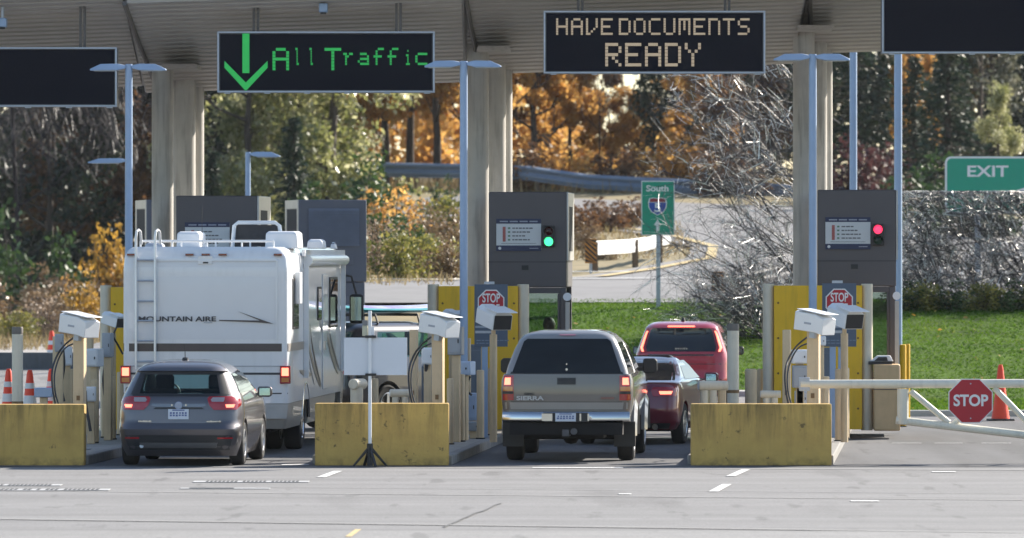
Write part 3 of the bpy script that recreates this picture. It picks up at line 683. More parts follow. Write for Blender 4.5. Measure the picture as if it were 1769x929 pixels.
# ---------------------------------------------------------------- stop here boards
BOARD = mat('board_blue_grey', (.075, .105, .155), .5, var=.05)
def stop_board(px0, px1, py0, py1, d, label):
    x0, x1, z0, z1 = PX(px0, d), PX(px1, d), PZ(py1, d), PZ(py0, d); w = (x1-x0)/2; h = z1 - z0
    t = thing('stop_here_board', label, 'sign', ((x0+x1)/2, d, .152), 0, 'stop here boards'); zb = z0 - .152
    MB().box(-w, w, -.012, .012, zb, zb + h).build('board', BOARD, t, bevel=.003)
    for s in (-.38, .12): MB().box(s*w - .05, s*w + .05, .014, .075, 0, zb + h*.95).build('post', STEELB, t, bevel=.006)
    cz = zb + h*.70
    MB().prism(octagon(w*1.60, 0, cz), -.017, -.0125).build('octagon_border', SIGNW, t, smooth=0)
    oc = MB().prism(octagon(w*1.46, 0, cz), -.021, -.0175).build('octagon', SIGNR, t, smooth=0)
    lettering('STOP', .20, SIGNW, t, (0, -.0235, cz + .075), .004, .60); lettering('HERE', .20, SIGNW, t, (0, -.0235, cz - .10), .004, .60)
    MB().box(-w*.42, w*.2, -.014, .02, zb + h + .002, zb + h + .045).build('top_tab', GALV, t)
    b = MB(); rr = random.Random(int(px0))
    b.box(-w*.95, w*.5, -.016, -.0125, zb + h*.30, zb + h*.335); b.build('upper_line', mat('board_line', (.32, .36, .42), .5), t)
    MB().box(-w*.95, w*.15, -.016, -.0125, zb + h*.215, zb + h*.255).build('white_strip', mat('board_strip', (.45, .46, .48), .5), t)
    b = MB()
    for z in (.10, .055):
        a = -w*.88
        while a < w*(.85 if z > .08 else .2): c = a + rr.uniform(.03, .09); b.box(a, c, -.015, -.0125, zb + h*z - .008, zb + h*z + .008); a = c + .014
    b.build('text_lines', mat('board_text', (.16, .21, .28), .5), t)
stop_board(556, 595, 269, 328, 108.6, 'blue grey stop here board with a red octagon, left of the pickup')
stop_board(963.5, 1003.5, 268, 328, 108.6, 'blue grey stop here board with a red octagon, above the white gate')

# ---------------------------------------------------------------- cabinets, boxes, cables, pipes
GREYP = mat('grey_box_paint', (.36, .38, .41), .5, var=.06, scale=4)
SLATE = mat('slate_paint', (.13, .155, .19), .5, var=.08, scale=4)
def cabinet(name, cat, px0, px1, py0, py1, d, label, m, dep=.25, rz=0, door=True, base=.152, group=None):
    x0, x1, z0, z1 = PX(px0, d), PX(px1, d), PZ(py1, d), PZ(py0, d); w = (x1-x0)/2; h = z1 - z0
    t = thing(name, label, cat, ((x0+x1)/2, d, base), rz, group); zb = z0 - base
    MB().box(-w, w, 0, dep, zb, zb + h).build('housing', m, t, bevel=.015)
    if door: MB().box(-w*.86, w*.86, -.012, -.001, zb + h*.08, zb + h*.92).build('door', m, t, bevel=.006); MB().box(w*.5, w*.62, -.03, -.013, zb + h*.42, zb + h*.56).build('handle', BLACKP, t)
    if zb > .05: MB().box(-.06, .06, dep*.3, dep*.3 + .12, 0, zb - .001).build('post', TAN, t, bevel=.01)
    return t
BX = 'grey and white equipment boxes on the islands'
cabinet('control_box', 'control box', 524, 541, 309, 336, 106, 'tilted grey control box right of the middle white camera', GREYP, .2, -14, group=BX)
cabinet('control_box', 'control box', 494, 508, 329, 345, 105, 'white control box just left of the middle camera post', WHITES, .2, group=BX)
cabinet('control_box', 'control box', 529, 552, 342, 355, 107, 'pale blue control box under the tilted grey one on the middle island', mat('pale_blue_paint', (.5, .6, .75), .5), .25, -20, group=BX)
cabinet('reader_cabinet', 'cabinet', 541, 559, 372, 398, 109, 'white floor cabinet low between the bollards of the middle island', mat('pale_blue_paint', (.5, .6, .75), .5), .3, 0, base=.3, group=BX)
cabinet('ticket_pedestal', 'pedestal', 494, 506, 346, 386, 107, 'dark grey pedestal left of the middle camera post', SLATE, .3, base=.152, group=BX)
cabinet('slate_pedestal', 'pedestal', 551, 564, 326, 392, 111.5, 'tall slate blue pedestal behind the middle bollards', SLATE, .25, group=BX)
cabinet('control_box', 'control box', 64, 74, 316, 333, 105, 'grey box on the tan post left of the left white camera', GREYP, .2, group=BX)
cabinet('control_box', 'control box', 99, 115, 330, 347, 106.5, 'white cabinet right of the left camera post', WHITES, .3, -16, group=BX)
cabinet('control_box', 'control box', 119, 130, 315, 338, 107, 'grey control box between the left camera and the motorhome', GREYP, .2, -12, group=BX)
cabinet('control_box', 'control box', 74, 85, 328, 346, 107, 'white cabinet left of the left camera post', WHITES, .3, 14, group=BX)
cabinet('reader_cabinet', 'cabinet', 40, 61, 367, 376, 103, 'low flat grey box on a stem behind the left yellow block', STEELB, .3, 0, False, group=BX)
cabinet('control_box', 'control box', 100, 112, 366, 380, 105, 'small white box low behind the left yellow block', WHITES, .2, group=BX)
cabinet('gate_motor', 'gate motor', 928, 947, 331, 344, 104, 'white gate motor head beside the right camera post', WHITES, .3, group=BX)
cabinet('gate_motor', 'gate motor', 929, 947, 346, 367, 104, 'grey gate lock box at the hinge of the white gate', GREYP, .3, group=BX)
cabinet('control_box', 'control box', 932, 947, 370, 384, 104.5, 'white box under the gate lock on the right island', WHITES, .3, group=BX)
cabinet('slate_pedestal', 'pedestal', 957, 977, 329, 395, 110, 'tall slate blue pedestal behind the gate hinge post', SLATE, .25, group=BX)
cabinet('control_box', 'control box', 955, 968, 318, 327, 105.5, 'pale box under the right white camera', WHITES, .2, group=BX)
cabinet('reader_cabinet', 'cabinet', 548, 561, 399, 408, 108, 'small grey box on the kerb between the middle bollards', GREYP, .2, base=.152, group=BX)
def ticket_machine():
    d = 112.7; x0, x1 = PX(1023.5, d), PX(1055, d); w = (x1-x0)/2; h = PZ(345, d) - .15
    t = thing('concrete_plinth', 'tan painted block at the booth foot behind the gate hinge', 'plinth', ((x0+x1)/2, d, .15), -3)
    MB().box(-w, w, 0, .9, 0, h).build('block', mat('plinth_tan', (.62, .42, .22), .6, grime=.15), t, bevel=.03)
    MB().box(-w, w, -.006, -.001, h*.62, h*.63).build('seam_trim', mat('dark_seam', (.04, .036, .04), .6), t)
    c = thing('card_reader', 'small black reader hood lying on the tan block', 'card reader', ((x0+x1)/2 - .1, d + .2, .15 + h), -3)
    MB().box(-.2, .2, 0, .3, .0, .05).build('base', BLACKP, c); MB().prism([(-.18, .051), (.22, .051), (.17, .15), (-.05, .15)], .02, .28).build('hood', WHITES, c, bevel=.01); MB().prism([(-.1, .06), (.13, .06), (.11, .125), (-.03, .125)], .01, .019).build('screen', BLACKP, c)
ticket_machine()
CABLE = mat('black_cable', (.05, .05, .055), .6)
def cable(pts, d, label, r=.022, group='black cable loops on the camera posts'):
    P = [Vector((PX(x, d + o), d + o, PZ(y, d + o))) for x, y, o in pts]; base = P[-1].copy(); out = []
    for k in range(len(P) - 1):
        p0, p1, p2, p3 = P[max(k-1, 0)], P[k], P[k+1], P[min(k+2, len(P)-1)]
        for i in range(6):
            u = i/6; out.append(.5*((2*p1) + (p2-p0)*u + (2*p0 - 5*p1 + 4*p2 - p3)*u*u + (3*p1 - p0 - 3*p2 + p3)*u**3))
    out.append(P[-1]); o = MB().tube([p - base for p in out], r, 6).build('cable', CABLE, smooth=60); o.location = base; tag(o, label, 'cable', group)
for k, (ax, nm) in enumerate(((505, 'middle'), (946, 'right'), (87, 'left'))):
    cable([(ax, 319, 0), (ax - 12, 327, .3), (ax - 21, 338, .5), (ax - 26, 352, .3), (ax - 25, 370, .2), (ax - 20, 390, .2)], 102.4, f'outer black cable hanging in a loop left of the {nm} white camera', .016)
    cable([(ax, 325, 0), (ax - 10, 329, .3), (ax - 18, 339, .6), (ax - 23, 354, .5), (ax - 22, 372, .4), (ax - 15, 391, .3)], 102.8, f'inner black cable hanging in a loop left of the {nm} white camera', .013)
cable([(500, 345, 0), (498, 360, .2), (502, 368, .2), (506, 372, .2)], 105, 'short black cable under the white control box of the middle island', .03)
cable([(137, 309, 0), (133, 318, 0), (138, 326, .2), (144, 335, .3)], 107.6, 'thin black cable from the small hooded camera by the motorhome', .016)
cable([(551, 356, 0), (548, 362, 0), (548, 370, 0), (553, 374, 0)], 108.6, 'small black cable coil above the white floor cabinet', .02)
cable([(100, 370, 0), (101, 385, .1), (104, 398, .1), (106, 408, .1)], 104.8, 'black cable running down beside the left yellow block', .025)
cable([(124, 340, 0), (121, 360, .1), (124, 380, .1), (127, 395, .2)], 107.3, 'black cable hanging from the grey box beside the motorhome', .022)
cable([(73, 325, 0), (75, 345, .1), (72, 365, .2), (75, 380, .2)], 105.2, 'black cable hanging from the grey box on the left island', .024)
# low pipe rails with stub legs
def pipe_rail(px0, px1, py, w, d, label, legs, rz=0):
    x0, x1 = PX(px0, d), PX(px1, d); z = PZ(py, d) - .152; r = LH(w, d)/2; L = (x1 - x0)/2
    t = thing('pipe_rail', label, 'pipe rail', ((x0+x1)/2, d, .152), rz, 'low white pipe rails on the islands')
    MB().cyl((-L, 0, z), (L, 0, z), r, n=20).build('pipe', CREAM, t, bevel=.01)
    MB().cyl((-L - .004, 0, z), (-L - .0005, 0, z), r*.8, n=20).build('end_cap', WHITES, t)
    for k in legs: MB().cyl((L*k, 0, 0), (L*k, 0, z - r*.9), r*.85, n=16).build('leg', CREAM if k < .5 else TAN, t)
    return t
pipe_rail(818, 853, 365, 9.5, 104, 'low white pipe rail on stub legs behind the right yellow block', (-.6, 0, .62), 12)
pipe_rail(457, 482, 372, 7.5, 104, 'low white pipe rail behind the white sign board', (-.5, .4), 8)
pipe_rail(891, 915, 373, 7, 104, 'short white pipe rail left of the right camera post', (-.4, .4), 0)
t = thing('pipe_elbow', 'stout cream pipe elbow behind the white sign board, left of its pole', 'pipe', (PX(418, 104), 104, .152), 0)
d = 104; MB().lathe([(.10, 0), (.10, PZ(366, d) - .16)], (0, 0, 0), n=18).build('riser', CREAM, t); MB().cyl((-.06, -.14, PZ(363.5, d) - .152), (.10, .2, PZ(363.5, d) - .152), .085).build('pipe', CREAM, t, bevel=.02)

# ---------------------------------------------------------------- white gate
t = thing('swing_gate', 'long white tubular swing gate with a red stop octagon, closing the right lane', 'gate', (PX(938, 100), 100.0, 0), 0)
g = lambda x: PX(x, 100) - PX(938, 100)
zg = lambda y: PZ(y, 100)
GW = mat('gate_white', (.72, .68, .57), .45, var=.05, grime=.15)
def rail(name, a, b, r, y=0): return MB().cyl((g(a[0]), y, zg(a[1])), (g(b[0]), y, zg(b[1])), r, n=16).build(name, GW, t)
rail('top_rail', (938, 363.5), (1345, 362.5), .066); rail('upright', (1058, 368), (1058, 401), .085); rail('bottom_rail', (1050, 397.5), (1345, 425), .06)
for a, b_ in (((1067, 370), (1112, 400)), ((1117, 402), (1160, 369)), ((1165, 367), (1214, 408)), ((1221, 410), (1262, 368)), ((1268, 367), (1316, 418))): rail('brace', a, b_, .045)
rail('upright', (1340, 364), (1340, 424), .06)
MB().box(-.02, .14, -.05, .05, zg(370), zg(357)).build('hinge', GALV, t, bevel=.008)
sc = (g(1137), zg(379.3)); MB().prism(octagon(LW(52, 100), *sc), -.088, -.083).build('sign_border', SIGNW, t, smooth=0)
MB().prism(octagon(LW(49.6, 100), *sc), -.0925, -.0885).build('stop_sign', SIGNR, t, smooth=0)
lettering('STOP', .235, SIGNW, t, (sc[0], -.095, sc[1]), .007, .92)
b = MB()
for q in (-.26, .26): b.cyl((sc[0], -.096, sc[1] + q), (sc[0], -.093, sc[1] + q), .012, n=8)
b.build('bolts', GALV, t)
t2 = thing('gate_rest', 'short post carrying the free end of the white gate', 'post', (PX(1340, 100), 100.15, 0), 0) if False else None

# ---------------------------------------------------------------- cones
def cone(px, pyt, pyb, d, label, bands=False, base=0.01, rz=10):
    h = PZ(pyt, d) - base - (H(PX(px, d), d)); t = thing('traffic_cone', label, 'traffic cone', (PX(px, d), d, base), rz, 'orange traffic cones')
    k = h/.95; MB().lathe([(.155*k, .035*k), (.12*k, .25*k), (.045*k, .9*k), (.03*k, .95*k)], (0, 0, 0), n=24).build('cone', ORANGE, t)
    MB().box(-.2*k, .2*k, -.2*k, .2*k, 0, .034*k).build('base', BLACKP, t, bevel=.01)
    if bands:
        for z0, z1 in ((.46, .58), (.68, .76)):
            rr = lambda z: .123*k - (z - .25)*.1155*k + .003
            MB().lathe([(rr(z0), z0*k), (rr(z1), z1*k)], (0, 0, 0), n=24).build('reflective_band', SIGNW, t)
    return t
cone(1172.5, 345, 399, 125, 'orange cone standing beyond the white gate beside its stop sign')
cone(35, 350, 398, 115, 'orange cone with white bands just right of the tall cream bollard', True)
cone(10, 349, 398, 117, 'orange cone with white bands at the very left edge', True)
cone(60, 349, 398, 118, 'orange cone with white bands hidden behind the left equipment boxes', True)
cone(60.5, 313, 346, 165, 'far orange cone on the grass left of the left white camera', True)
t = MB()
x0, x1 = PX(-60, 150), PX(125, 150)
o = MB().rings([[(x0, y, z) for y, z in ((-.3, 0), (.3, 0), (.12, .9), (-.12, .9))], [(x1, y, z) for y, z in ((-.3, 0), (.3, 0), (.12, .9), (-.12, .9))]]).build('concrete_barrier', mat('dark_concrete', (.10, .105, .11), .85, grime=.3), bevel=.02)
o.location = (0, 150, .01); tag(o, 'long low dark concrete barrier behind the cones at the left edge', 'concrete barrier')

# ---------------------------------------------------------------- white sign board on a pole
d = 98.35; x = PX(433.5, d); t = thing('portable_board', 'blank white board on a white pole with a black foot, before the yellow block', 'sign board', (x, d, .014), 0)
q = lambda px: PX(px, d) - x
z_ = lambda y: PZ(y, d) - .014
MB().box(q(403), q(477), .03, .045, z_(355), z_(319.5)).build('board', mat('board_white', (.70, .72, .76), .5, var=.03), t, bevel=.003)
MB().cyl((0, 0, .05), (0, 0, z_(294)), .026).build('pole', WHITEP, t)
for y in (318.5, 354.5): MB().box(q(428), q(441), -.03, .06, z_(y + 1.2), z_(y - 1.2)).build('clamp', BLACKP, t, bevel=.004)
b = MB()
for a in (0, 90, 180, 270):
    M = Matrix.Rotation(R(a + 20), 4, 'Z'); b.add([M @ Vector(v) for v in ((.02, -.02, .3), (.02, .02, .3), (.27, .02, .012), (.27, -.02, .012), (.02, -.02, .24), (.02, .02, .24), (.25, .02, 0), (.25, -.02, 0))], [(0,1,2,3), (7,6,5,4), (0,3,7,4), (1,5,6,2), (0,4,5,1), (2,6,7,3)])
b.cyl((0, 0, .01), (0, 0, .34), .045); b.build('foot', BLACKP, t, bevel=.004)
u = MB().box(q(424.5), q(431), .0, .10, z_(318), z_(308)).build('lamp_unit', mat('beige_plastic', (.55, .52, .38), .5), t, bevel=.01)
MB().box(q(424.5), q(431), -.004, .1, z_(308), z_(303)).build('lamp_cap', mat('grey_cap', (.2, .2, .2), .5), u)
MB().box(q(434.5), q(438.5), -.005, .06, z_(317), z_(309)).build('battery', WHITES, u)

# ---------------------------------------------------------------- road signs and guard rails
def chevron_panel(px0, px1, py0, py1, d, label, name='chevron_marker', post=True, slant=1, dim=1.):
    x0, x1, z0, z1 = PX(px0, d), PX(px1, d), PZ(py1, d), PZ(py0, d); cx = (x0+x1)/2; w = (x1-x0)/2; h = z1-z0; g0 = H(cx, d)
    t = thing(name, label, 'road sign', (cx, d, g0), 0, 'striped road markers'); zb = z0 - g0
    MB().box(-w, w, 0, .02, zb, zb + h).build('panel', mat('marker_orange', (.55, .22, .03), .6), t)
    b = MB(); n = 5
    for k in range(-2, n):                                   # stripes clipped to the panel
        a = zb + h*(k + .2)/n*1.0; th = h/n*.55; sl = w*2*.9
        pts = [(-w + .004, a + (sl if slant < 0 else 0)), (w - .004, a + (0 if slant < 0 else sl)), (w - .004, a + th + (0 if slant < 0 else sl)), (-w + .004, a + th + (sl if slant < 0 else 0))]
        pts = [(px_, min(max(pz_, zb + .004), zb + h - .004)) for px_, pz_ in pts]
        if abs(pts[0][1] - pts[3][1]) + abs(pts[1][1] - pts[2][1]) > .02: b.prism(pts, -.006, -.001)
    b.build('stripes', mat('marker_black', (.02, .018, .015), .6), t, smooth=0)
    if post: MB().box(-.04, .04, .022, .08, -.05, zb + h*.9).build('post', GALV, t)
chevron_panel(635, 645, 126, 153, 277, 'orange and black striped marker against the orange trees', slant=-1)
chevron_panel(685.5, 699, 226, 249, 187, 'orange and black striped marker at the end of the white guard rail', slant=-1)
chevron_panel(834, 849, 257, 280, 163, 'brown striped marker seen through the bare shrub', slant=-1)
# interstate sign
d = 157; cx = PX(771.5, d); g0 = H(cx, d); t = thing('route_sign', 'green road sign with South and a blue route shield numbered 5', 'road sign', (cx, d, g0), 0)
sz = lambda y: PZ(y, d) - g0
sx = lambda x: PX(x, d) - cx
MB().box(sx(751.5), sx(790.5), 0, .02, sz(222.5), sz(171)).build('border', SIGNW, t, bevel=.002)
MB().box(sx(752.6), sx(789.4), -.006, -.001, sz(221.6), sz(172)).build('panel', SIGNG, t)
sc = sx(770.5); cz = sz(195)
S = [(-.175, .17), (-.09, .185), (0, .17), (.09, .185), (.175, .17), (.20, .08), (.19, -.03), (.13, -.13), (0, -.20), (-.13, -.13), (-.19, -.03), (-.20, .08)]
MB().prism([(sc + a*1.12, cz + c*1.1) for a, c in S], -.010, -.0065).build('shield_border', SIGNW, t, smooth=0)
MB().prism([(sc + a, cz + c) for a, c in S if c < .1] if False else [(sc + a, cz + min(c, .085)) for a, c in S], -.014, -.0105).build('shield', mat('shield_blue', (.02, .07, .38), .45), t, smooth=0)
MB().prism([(sc + a, cz + max(c, .098)) for a, c in S[:5]][::1] + [(sc + .185, cz + .098), (sc - .185, cz + .098)], -.014, -.0105).build('shield_crown', mat('shield_red', (.3, .03, .04), .5), t, smooth=0)
lettering('South', .20, SIGNW, t, (sc, -.009, sz(178.5)), .006, 1.15); lettering('5', .29, SIGNW, t, (sc, -.017, cz - .045), .008, 1.15)
MB().prism([(sc - .03, sz(219)), (sc + .03, sz(219)), (sc + .03, sz(213)), (sc + .085, sz(213)), (sc, sz(207.5)), (sc - .085, sz(213)), (sc - .03, sz(213))], -.010, -.0065).build('arrow', SIGNW, t, smooth=0)
MB().box(-.05, .05, .022, .08, -.05, sz(222)).build('post', GALV, t)
# exit sign
d = 172; x0, x1, z0, z1 = PX(1107.5, d), PX(1300, d), PZ(202, d), PZ(148, d); cx = (x0+x1)/2; g0 = H(cx, d); w = (x1-x0)/2; h = z1 - z0
t = thing('exit_sign', 'large green road sign reading EXIT above the twiggy hedge', 'road sign', (cx, d, g0), 0)
def rrect(w, z0, z1, r, n=6):
    out = []
    for cx_, cz_, a0 in ((w - r, z0 + r, -90), (w - r, z1 - r, 0), (-w + r, z1 - r, 90), (-w + r, z0 + r, 180)):
        out += [(cx_ + r*math.cos(R(a0 + 90*k/n)), cz_ + r*math.sin(R(a0 + 90*k/n))) for k in range(n + 1)]
    return out
zb = z0 - g0; MB().prism(rrect(w, zb, zb + h, .16), 0, .03).build('border', SIGNW, t, smooth=0)
MB().prism(rrect(w - .05, zb + .05, zb + h - .05, .12), -.006, -.001).build('panel', SIGNG, t, smooth=0)
lettering('EXIT', .40, SIGNW, t, (PX(1157, d) - cx, -.009, PZ(162.5, d) - g0), .008, 1.32)
ax = PX(1192, d) - cx; az = PZ(180, d) - g0
MB().prism([(ax - .12, az - .03), (ax + .30, az + .10), (ax + .22, az + .18), (ax + .55, az + .16), (ax + .5, az - .06), (ax + .36, az + .0), (ax - .08, az - .13)], -.010, -.0065).build('arrow', SIGNW, t, smooth=0)
for s in (-.6, .6): MB().box(s*w - .07, s*w + .07, .032, .16, -.05, zb + h*.85).build('post', GALV, t)
def guard_rail(name, pts, hb, label, m, ph=.75, step=2.0, group=None, pm=None):
    """pts: (photo column, photo row of beam top, distance); beam of height hb on posts"""
    P = []
    for a, c in zip(pts, pts[1:]):
        for k in range(8): u = k/8; P.append(tuple(a[i]*(1-u) + c[i]*u for i in range(3)))
    P.append(pts[-1]); Q = [Vector((PX(x, d), d, PZ(y, d))) for x, y, d in P]; o = Q[0].copy()
    t = thing(name, label, 'guard rail', (o.x, o.y, H(o.x, o.y)), 0, group); zo = H(o.x, o.y)
    prof = [(0, 0), (-.09, -.12), (-.09, -.25), (.02, -.38), (.02, -.5), (-.09, -.62), (-.09, -.78), (0, -.9), (0, -1), (.05, -1), (.05, 0)]
    MB().rings([[(p.x - o.x, p.y - o.y + a, p.z - zo + c*hb) for a, c in prof] for p in Q]).build('beam', m, t, smooth=50)
    L = 0; last = -9
    for p, q_ in zip(Q, Q[1:]):
        L += (q_ - p).length
        if L - last >= step:
            last = L; gz = H(p.x, p.y)
            MB().box(p.x - o.x - .09, p.x - o.x + .09, p.y - o.y + .04, p.y - o.y + .2, gz - zo - .1, p.z - zo - .03).build('post', pm or mat('weathered_timber', (.16, .11, .07), .9, grime=.3), t)
    return t
guard_rail('guard_rail', [(436, 153.5, 277), (540, 155, 276), (620, 157, 275), (690, 165, 275), (760, 168, 274), (850, 171, 273), (950, 176, 271), (1060, 180, 266)], .60, 'long blue grey guard rail along the foot of the orange trees', mat('blue_grey_rail', (.20, .25, .34), .8, metal=0., var=.1, spec=.2), step=1.5)
guard_rail('guard_rail', [(697, 228, 188), (735, 226.5, 193), (760, 224, 199), (786, 218, 206)], .40, 'short white guard rail curving behind the green route sign', mat('white_rail', (.72, .72, .72), .4, var=.05), step=7)
guard_rail('guard_rail', [(862, 262, 164), (900, 254, 166), (940, 248, 170)], .35, 'dark guard rail behind the bare shrub', mat('dark_rail', (.06, .06, .07), .6, var=.1), step=1.5)
for k, (px, y, d) in enumerate(((866, 258, 163.5),)):
    pass
# trench grates in the foreground
GR = mat('grate_iron', (.06, .06, .062), .7); GRF = mat('grate_frame', (.45, .45, .45), .7)
def grate(px0, px1, py, label, n=22, wd=.22):
    d = 20163/(py - 237.2); x0, x1 = PX(px0, d), PX(px1, d)
    t = thing('drain_grate', label, 'drain grate', ((x0+x1)/2, d, .012), 0, 'iron drain grates set in the asphalt'); w = (x1-x0)/2
    MB().box(-w - .12, w + .12, -wd - .05, wd + .05, 0, .004).build('frame', GRF, t)
    b = MB(); rr = random.Random(px0 + 500)
    for k in range(n):
        if rr.random() < .18: continue
        a = -w + 2*w*k/n; b.box(a, a + 2*w/n*.62, -wd, wd, .0045, .008)
    b.build('slots', GR, t)
grate(-60, 62, 459.8, 'far left drain grate, farther of the two at the left edge', 26)
grate(-20, 118, 464.2, 'left drain grate, nearer of the two at the left edge', 26)
grate(237, 352, 456.6, 'drain grate in front of the grey hatchback, farther of the pair', 24)
grate(222, 306, 463, 'short drain grate in front of the grey hatchback, nearer of the pair', 1, .10)
# ---------------------------------------------------------------- vehicles: y runs from the tail (0) to the nose
def paint(name, col, metal=.35, rough=.32, var=.05): return mat(name, col, rough, metal, var=var, scale=1.2, coat=1.)
CGLASS = glassmat('car_glass', (.62, .8, .8), .8)
DGLASS = glassmat('privacy_glass', (.05, .06, .07), .06)
DGLASS.node_tree.nodes['Principled BSDF'].inputs['Specular IOR Level'].default_value = .22
SEAT = mat('seat_cloth', (.03, .032, .036), .8)
UNDER = mat('underbody', (.012, .012, .013), .9)
RIM = mat('alloy_rim', (.55, .56, .58), .3, metal=.8)
class Shape:
    K = ('yr', 'yf', 'w', 'rr', 'rf', 'bow')
    def __init__(s, rows): s.rows = rows
    def at(s, z):
        r = s.rows
        if z <= r[0][0]: return dict(zip(s.K, r[0][1:]))
        for a, b in zip(r, r[1:]):
            if z <= b[0]:
                u = (z - a[0])/(b[0] - a[0]); return {k: a[i+1]*(1-u) + b[i+1]*u for i, k in enumerate(s.K)}
        return dict(zip(s.K, r[-1][1:]))
    def rear(s, x, z):
        q = s.at(z); ax = min(abs(x), q['w'] - .001); y = q['yr'] + q['bow']*(ax/q['w'])**2; r = q['rr']; t = ax - (q['w'] - r)
        return y + (r - math.sqrt(max(0, r*r - t*t)) if t > 0 else 0)
    def side(s, y, z):
        q = s.at(z); y0 = q['yr'] + q['bow'] + q['rr']; t = (y0 - y)/q['rr']
        return q['w'] - q['rr'] + q['rr']*math.sqrt(max(0, 1 - min(1, t)**2)) if t > 0 else q['w']
    def outline(s, z):
        q = s.at(z); w, rr, rf, yr, yf, bow = q['w'], q['rr'], q['rf'], q['yr'], q['yf'], q['bow']; h = []
        for k in range(6): x = (w - rr)*k/6; h.append((x, s.rear(x, z)))
        for k in range(8): a = math.pi/2*k/7*.999; x = w - rr + rr*math.sin(a); h.append((x, s.rear(x, z)))
        ya, yb = h[-1][1], yf - bow - rf
        for k in range(1, 10): h.append((w, ya + (yb - ya)*k/10))
        for k in range(8): a = math.pi/2*k/7; x = w - rf + rf*math.cos(a); h.append((x, yf - bow*(x/w)**2 - rf + rf*math.sin(a)))
        for k in range(5, -1, -1): x = (w - rf)*k/6; h.append((x, yf - bow*(x/w)**2))
        return [(x, y, z) for x, y in h] + [(-x, y, z) for x, y in h[-2:0:-1]]
    def body(s, name, m, parent, zs=None, cutters=()):
        z = []
        for a, b in zip(s.rows, s.rows[1:]):
            n = max(1, int((b[0] - a[0])/.05)); z += [a[0] + (b[0] - a[0])*k/n for k in range(n)]
        z.append(s.rows[-1][0]); o = MB().rings([s.outline(v) for v in z]).build(name, m, parent)
        if cutters: carve(o, cutters)
        return o
    def rpatch(s, name, rows, m, parent, off=.006, th=.02, nx=16, nz=3, smooth=40, extra=0):
        """a panel that follows the tail; rows are (height, x from, x to)"""
        g = []
        for (z0, a0, b0), (z1, a1, b1) in zip(rows, rows[1:]):
            for k in range(nz + (1 if (z1, a1, b1) == rows[-1] else 0)):
                u = k/nz; z = z0 + (z1-z0)*u; a = a0 + (a1-a0)*u; b = b0 + (b1-b0)*u; w = s.at(z)['w'] - .004
                a, b = max(-w, min(w, a)), max(-w, min(w, b)); row = []
                for j in range(nx + 1): x = a + (b-a)*j/nx; row.append((x*(1 + off*.3), s.rear(x, z) - off, z))
                g.append(row)
        return MB().grid(g, (0, th + off, 0)).build(name, m, parent, smooth=smooth)
    def spatch(s, name, sd, rows, m, parent, off=.005, th=.02, ny=8, nz=3):
        g = []
        for (z0, a0, b0), (z1, a1, b1) in zip(rows, rows[1:]):
            for k in range(nz + (1 if (z1, a1, b1) == rows[-1] else 0)):
                u = k/nz; z = z0 + (z1-z0)*u; a = a0 + (a1-a0)*u; b = b0 + (b1-b0)*u
                g.append([(sd*(s.side(a + (b-a)*j/ny, z) + off), a + (b-a)*j/ny, z) for j in range(ny + 1)])
        return MB().grid(g, (-sd*(th + off), 0, 0)).build(name, m, parent)
def wheel(parent, x, y, r, w, rim=RIM):
    s = 1 if x > 0 else -1
    t = MB().lathe([(r*.55, -w*.42), (r*.90, -w*.5), (r*.975, -w*.42), (r, -w*.25), (r, w*.25), (r*.975, w*.42), (r*.90, w*.5), (r*.55, w*.42)], (x, y, r), 'x', 32).build('wheel', RUBBER, parent)
    b = MB().lathe([(r*.64, s*w*.30), (r*.64, s*w*.47), (r*.60, s*w*.49), (r*.56, s*w*.40), (.01, s*w*.36)], (x, y, r), 'x', 28)
    for k in range(5):
        M = Matrix.Translation((x, y, r)) @ Matrix.Rotation(2*math.pi*k/5, 4, 'X'); b.box(min(s*w*.36, s*w*.46), max(s*w*.36, s*w*.46), -r*.09, r*.09, r*.08, r*.58, M)
    b.build('rim', rim, t); return t
def plate(parent, y, z, seed, w=.305, h=.15, tilt=0, xs=0):
    p = MB().box(xs - w/2, xs + w/2, y - .008, y, z - h/2, z + h/2).build('licence_plate', PLATEW, parent, bevel=.003)
    r = random.Random(seed); b = MB()
    for k in range(6):                                     # the characters are too blurred in the photo to read
        a = xs - w*.42 + k*w*.145; hh = h*.2
        b.box(a, a + w*.10, y - .0105, y - .0085, z - hh + r.uniform(-.004, .004), z - hh*.2); b.box(a + r.uniform(0, .012), a + w*.10, y - .0105, y - .0085, z + hh*.1, z + hh)
    b.build('dark_marks', PLATEB, p); MB().box(xs - w*.3, xs + w*.3, y - .0105, y - .0085, z + h*.34, z + h*.45).build('blue_strip', PLATEB, p)
def mirror(parent, sd, x, y, z, m, glass=True, w=.22, h=.16):
    o = MB().rings([[(sd*(x + w*k), y + yy, z + h*.5*q*v) for k, q in ((0, .8), (.12, 1), (.8, 1), (1, .7)) for v in (1,)] + [(sd*(x + w*k), y + yy, z - h*.5*q) for k, q in ((1, .7), (.8, 1), (.12, 1), (0, .8))] for yy in (0, .10)]).build('mirror', m, parent, bevel=.02)
    if glass: MB().box(min(sd*(x + w*.14), sd*(x + w*.86)), max(sd*(x + w*.14), sd*(x + w*.86)), y - .006, y - .001, z - h*.34, z + h*.34).build('mirror_glass', mat('mirror_glass', (.35, .5, .52), .05, metal=.9), o)
    MB().box(min(sd*(x - .12), sd*(x + .02)), max(sd*(x - .12), sd*(x + .02)), y + .02, y + .08, z - h*.35, z - h*.1).build('mirror_arm', m, o)
def wellcut(x, y, r, w, name='cut'):
    return MB().cyl((x - w, y, r*.98), (x + w, y, r*.98), r*1.16, n=32).build(name, UNDER, smooth=0)
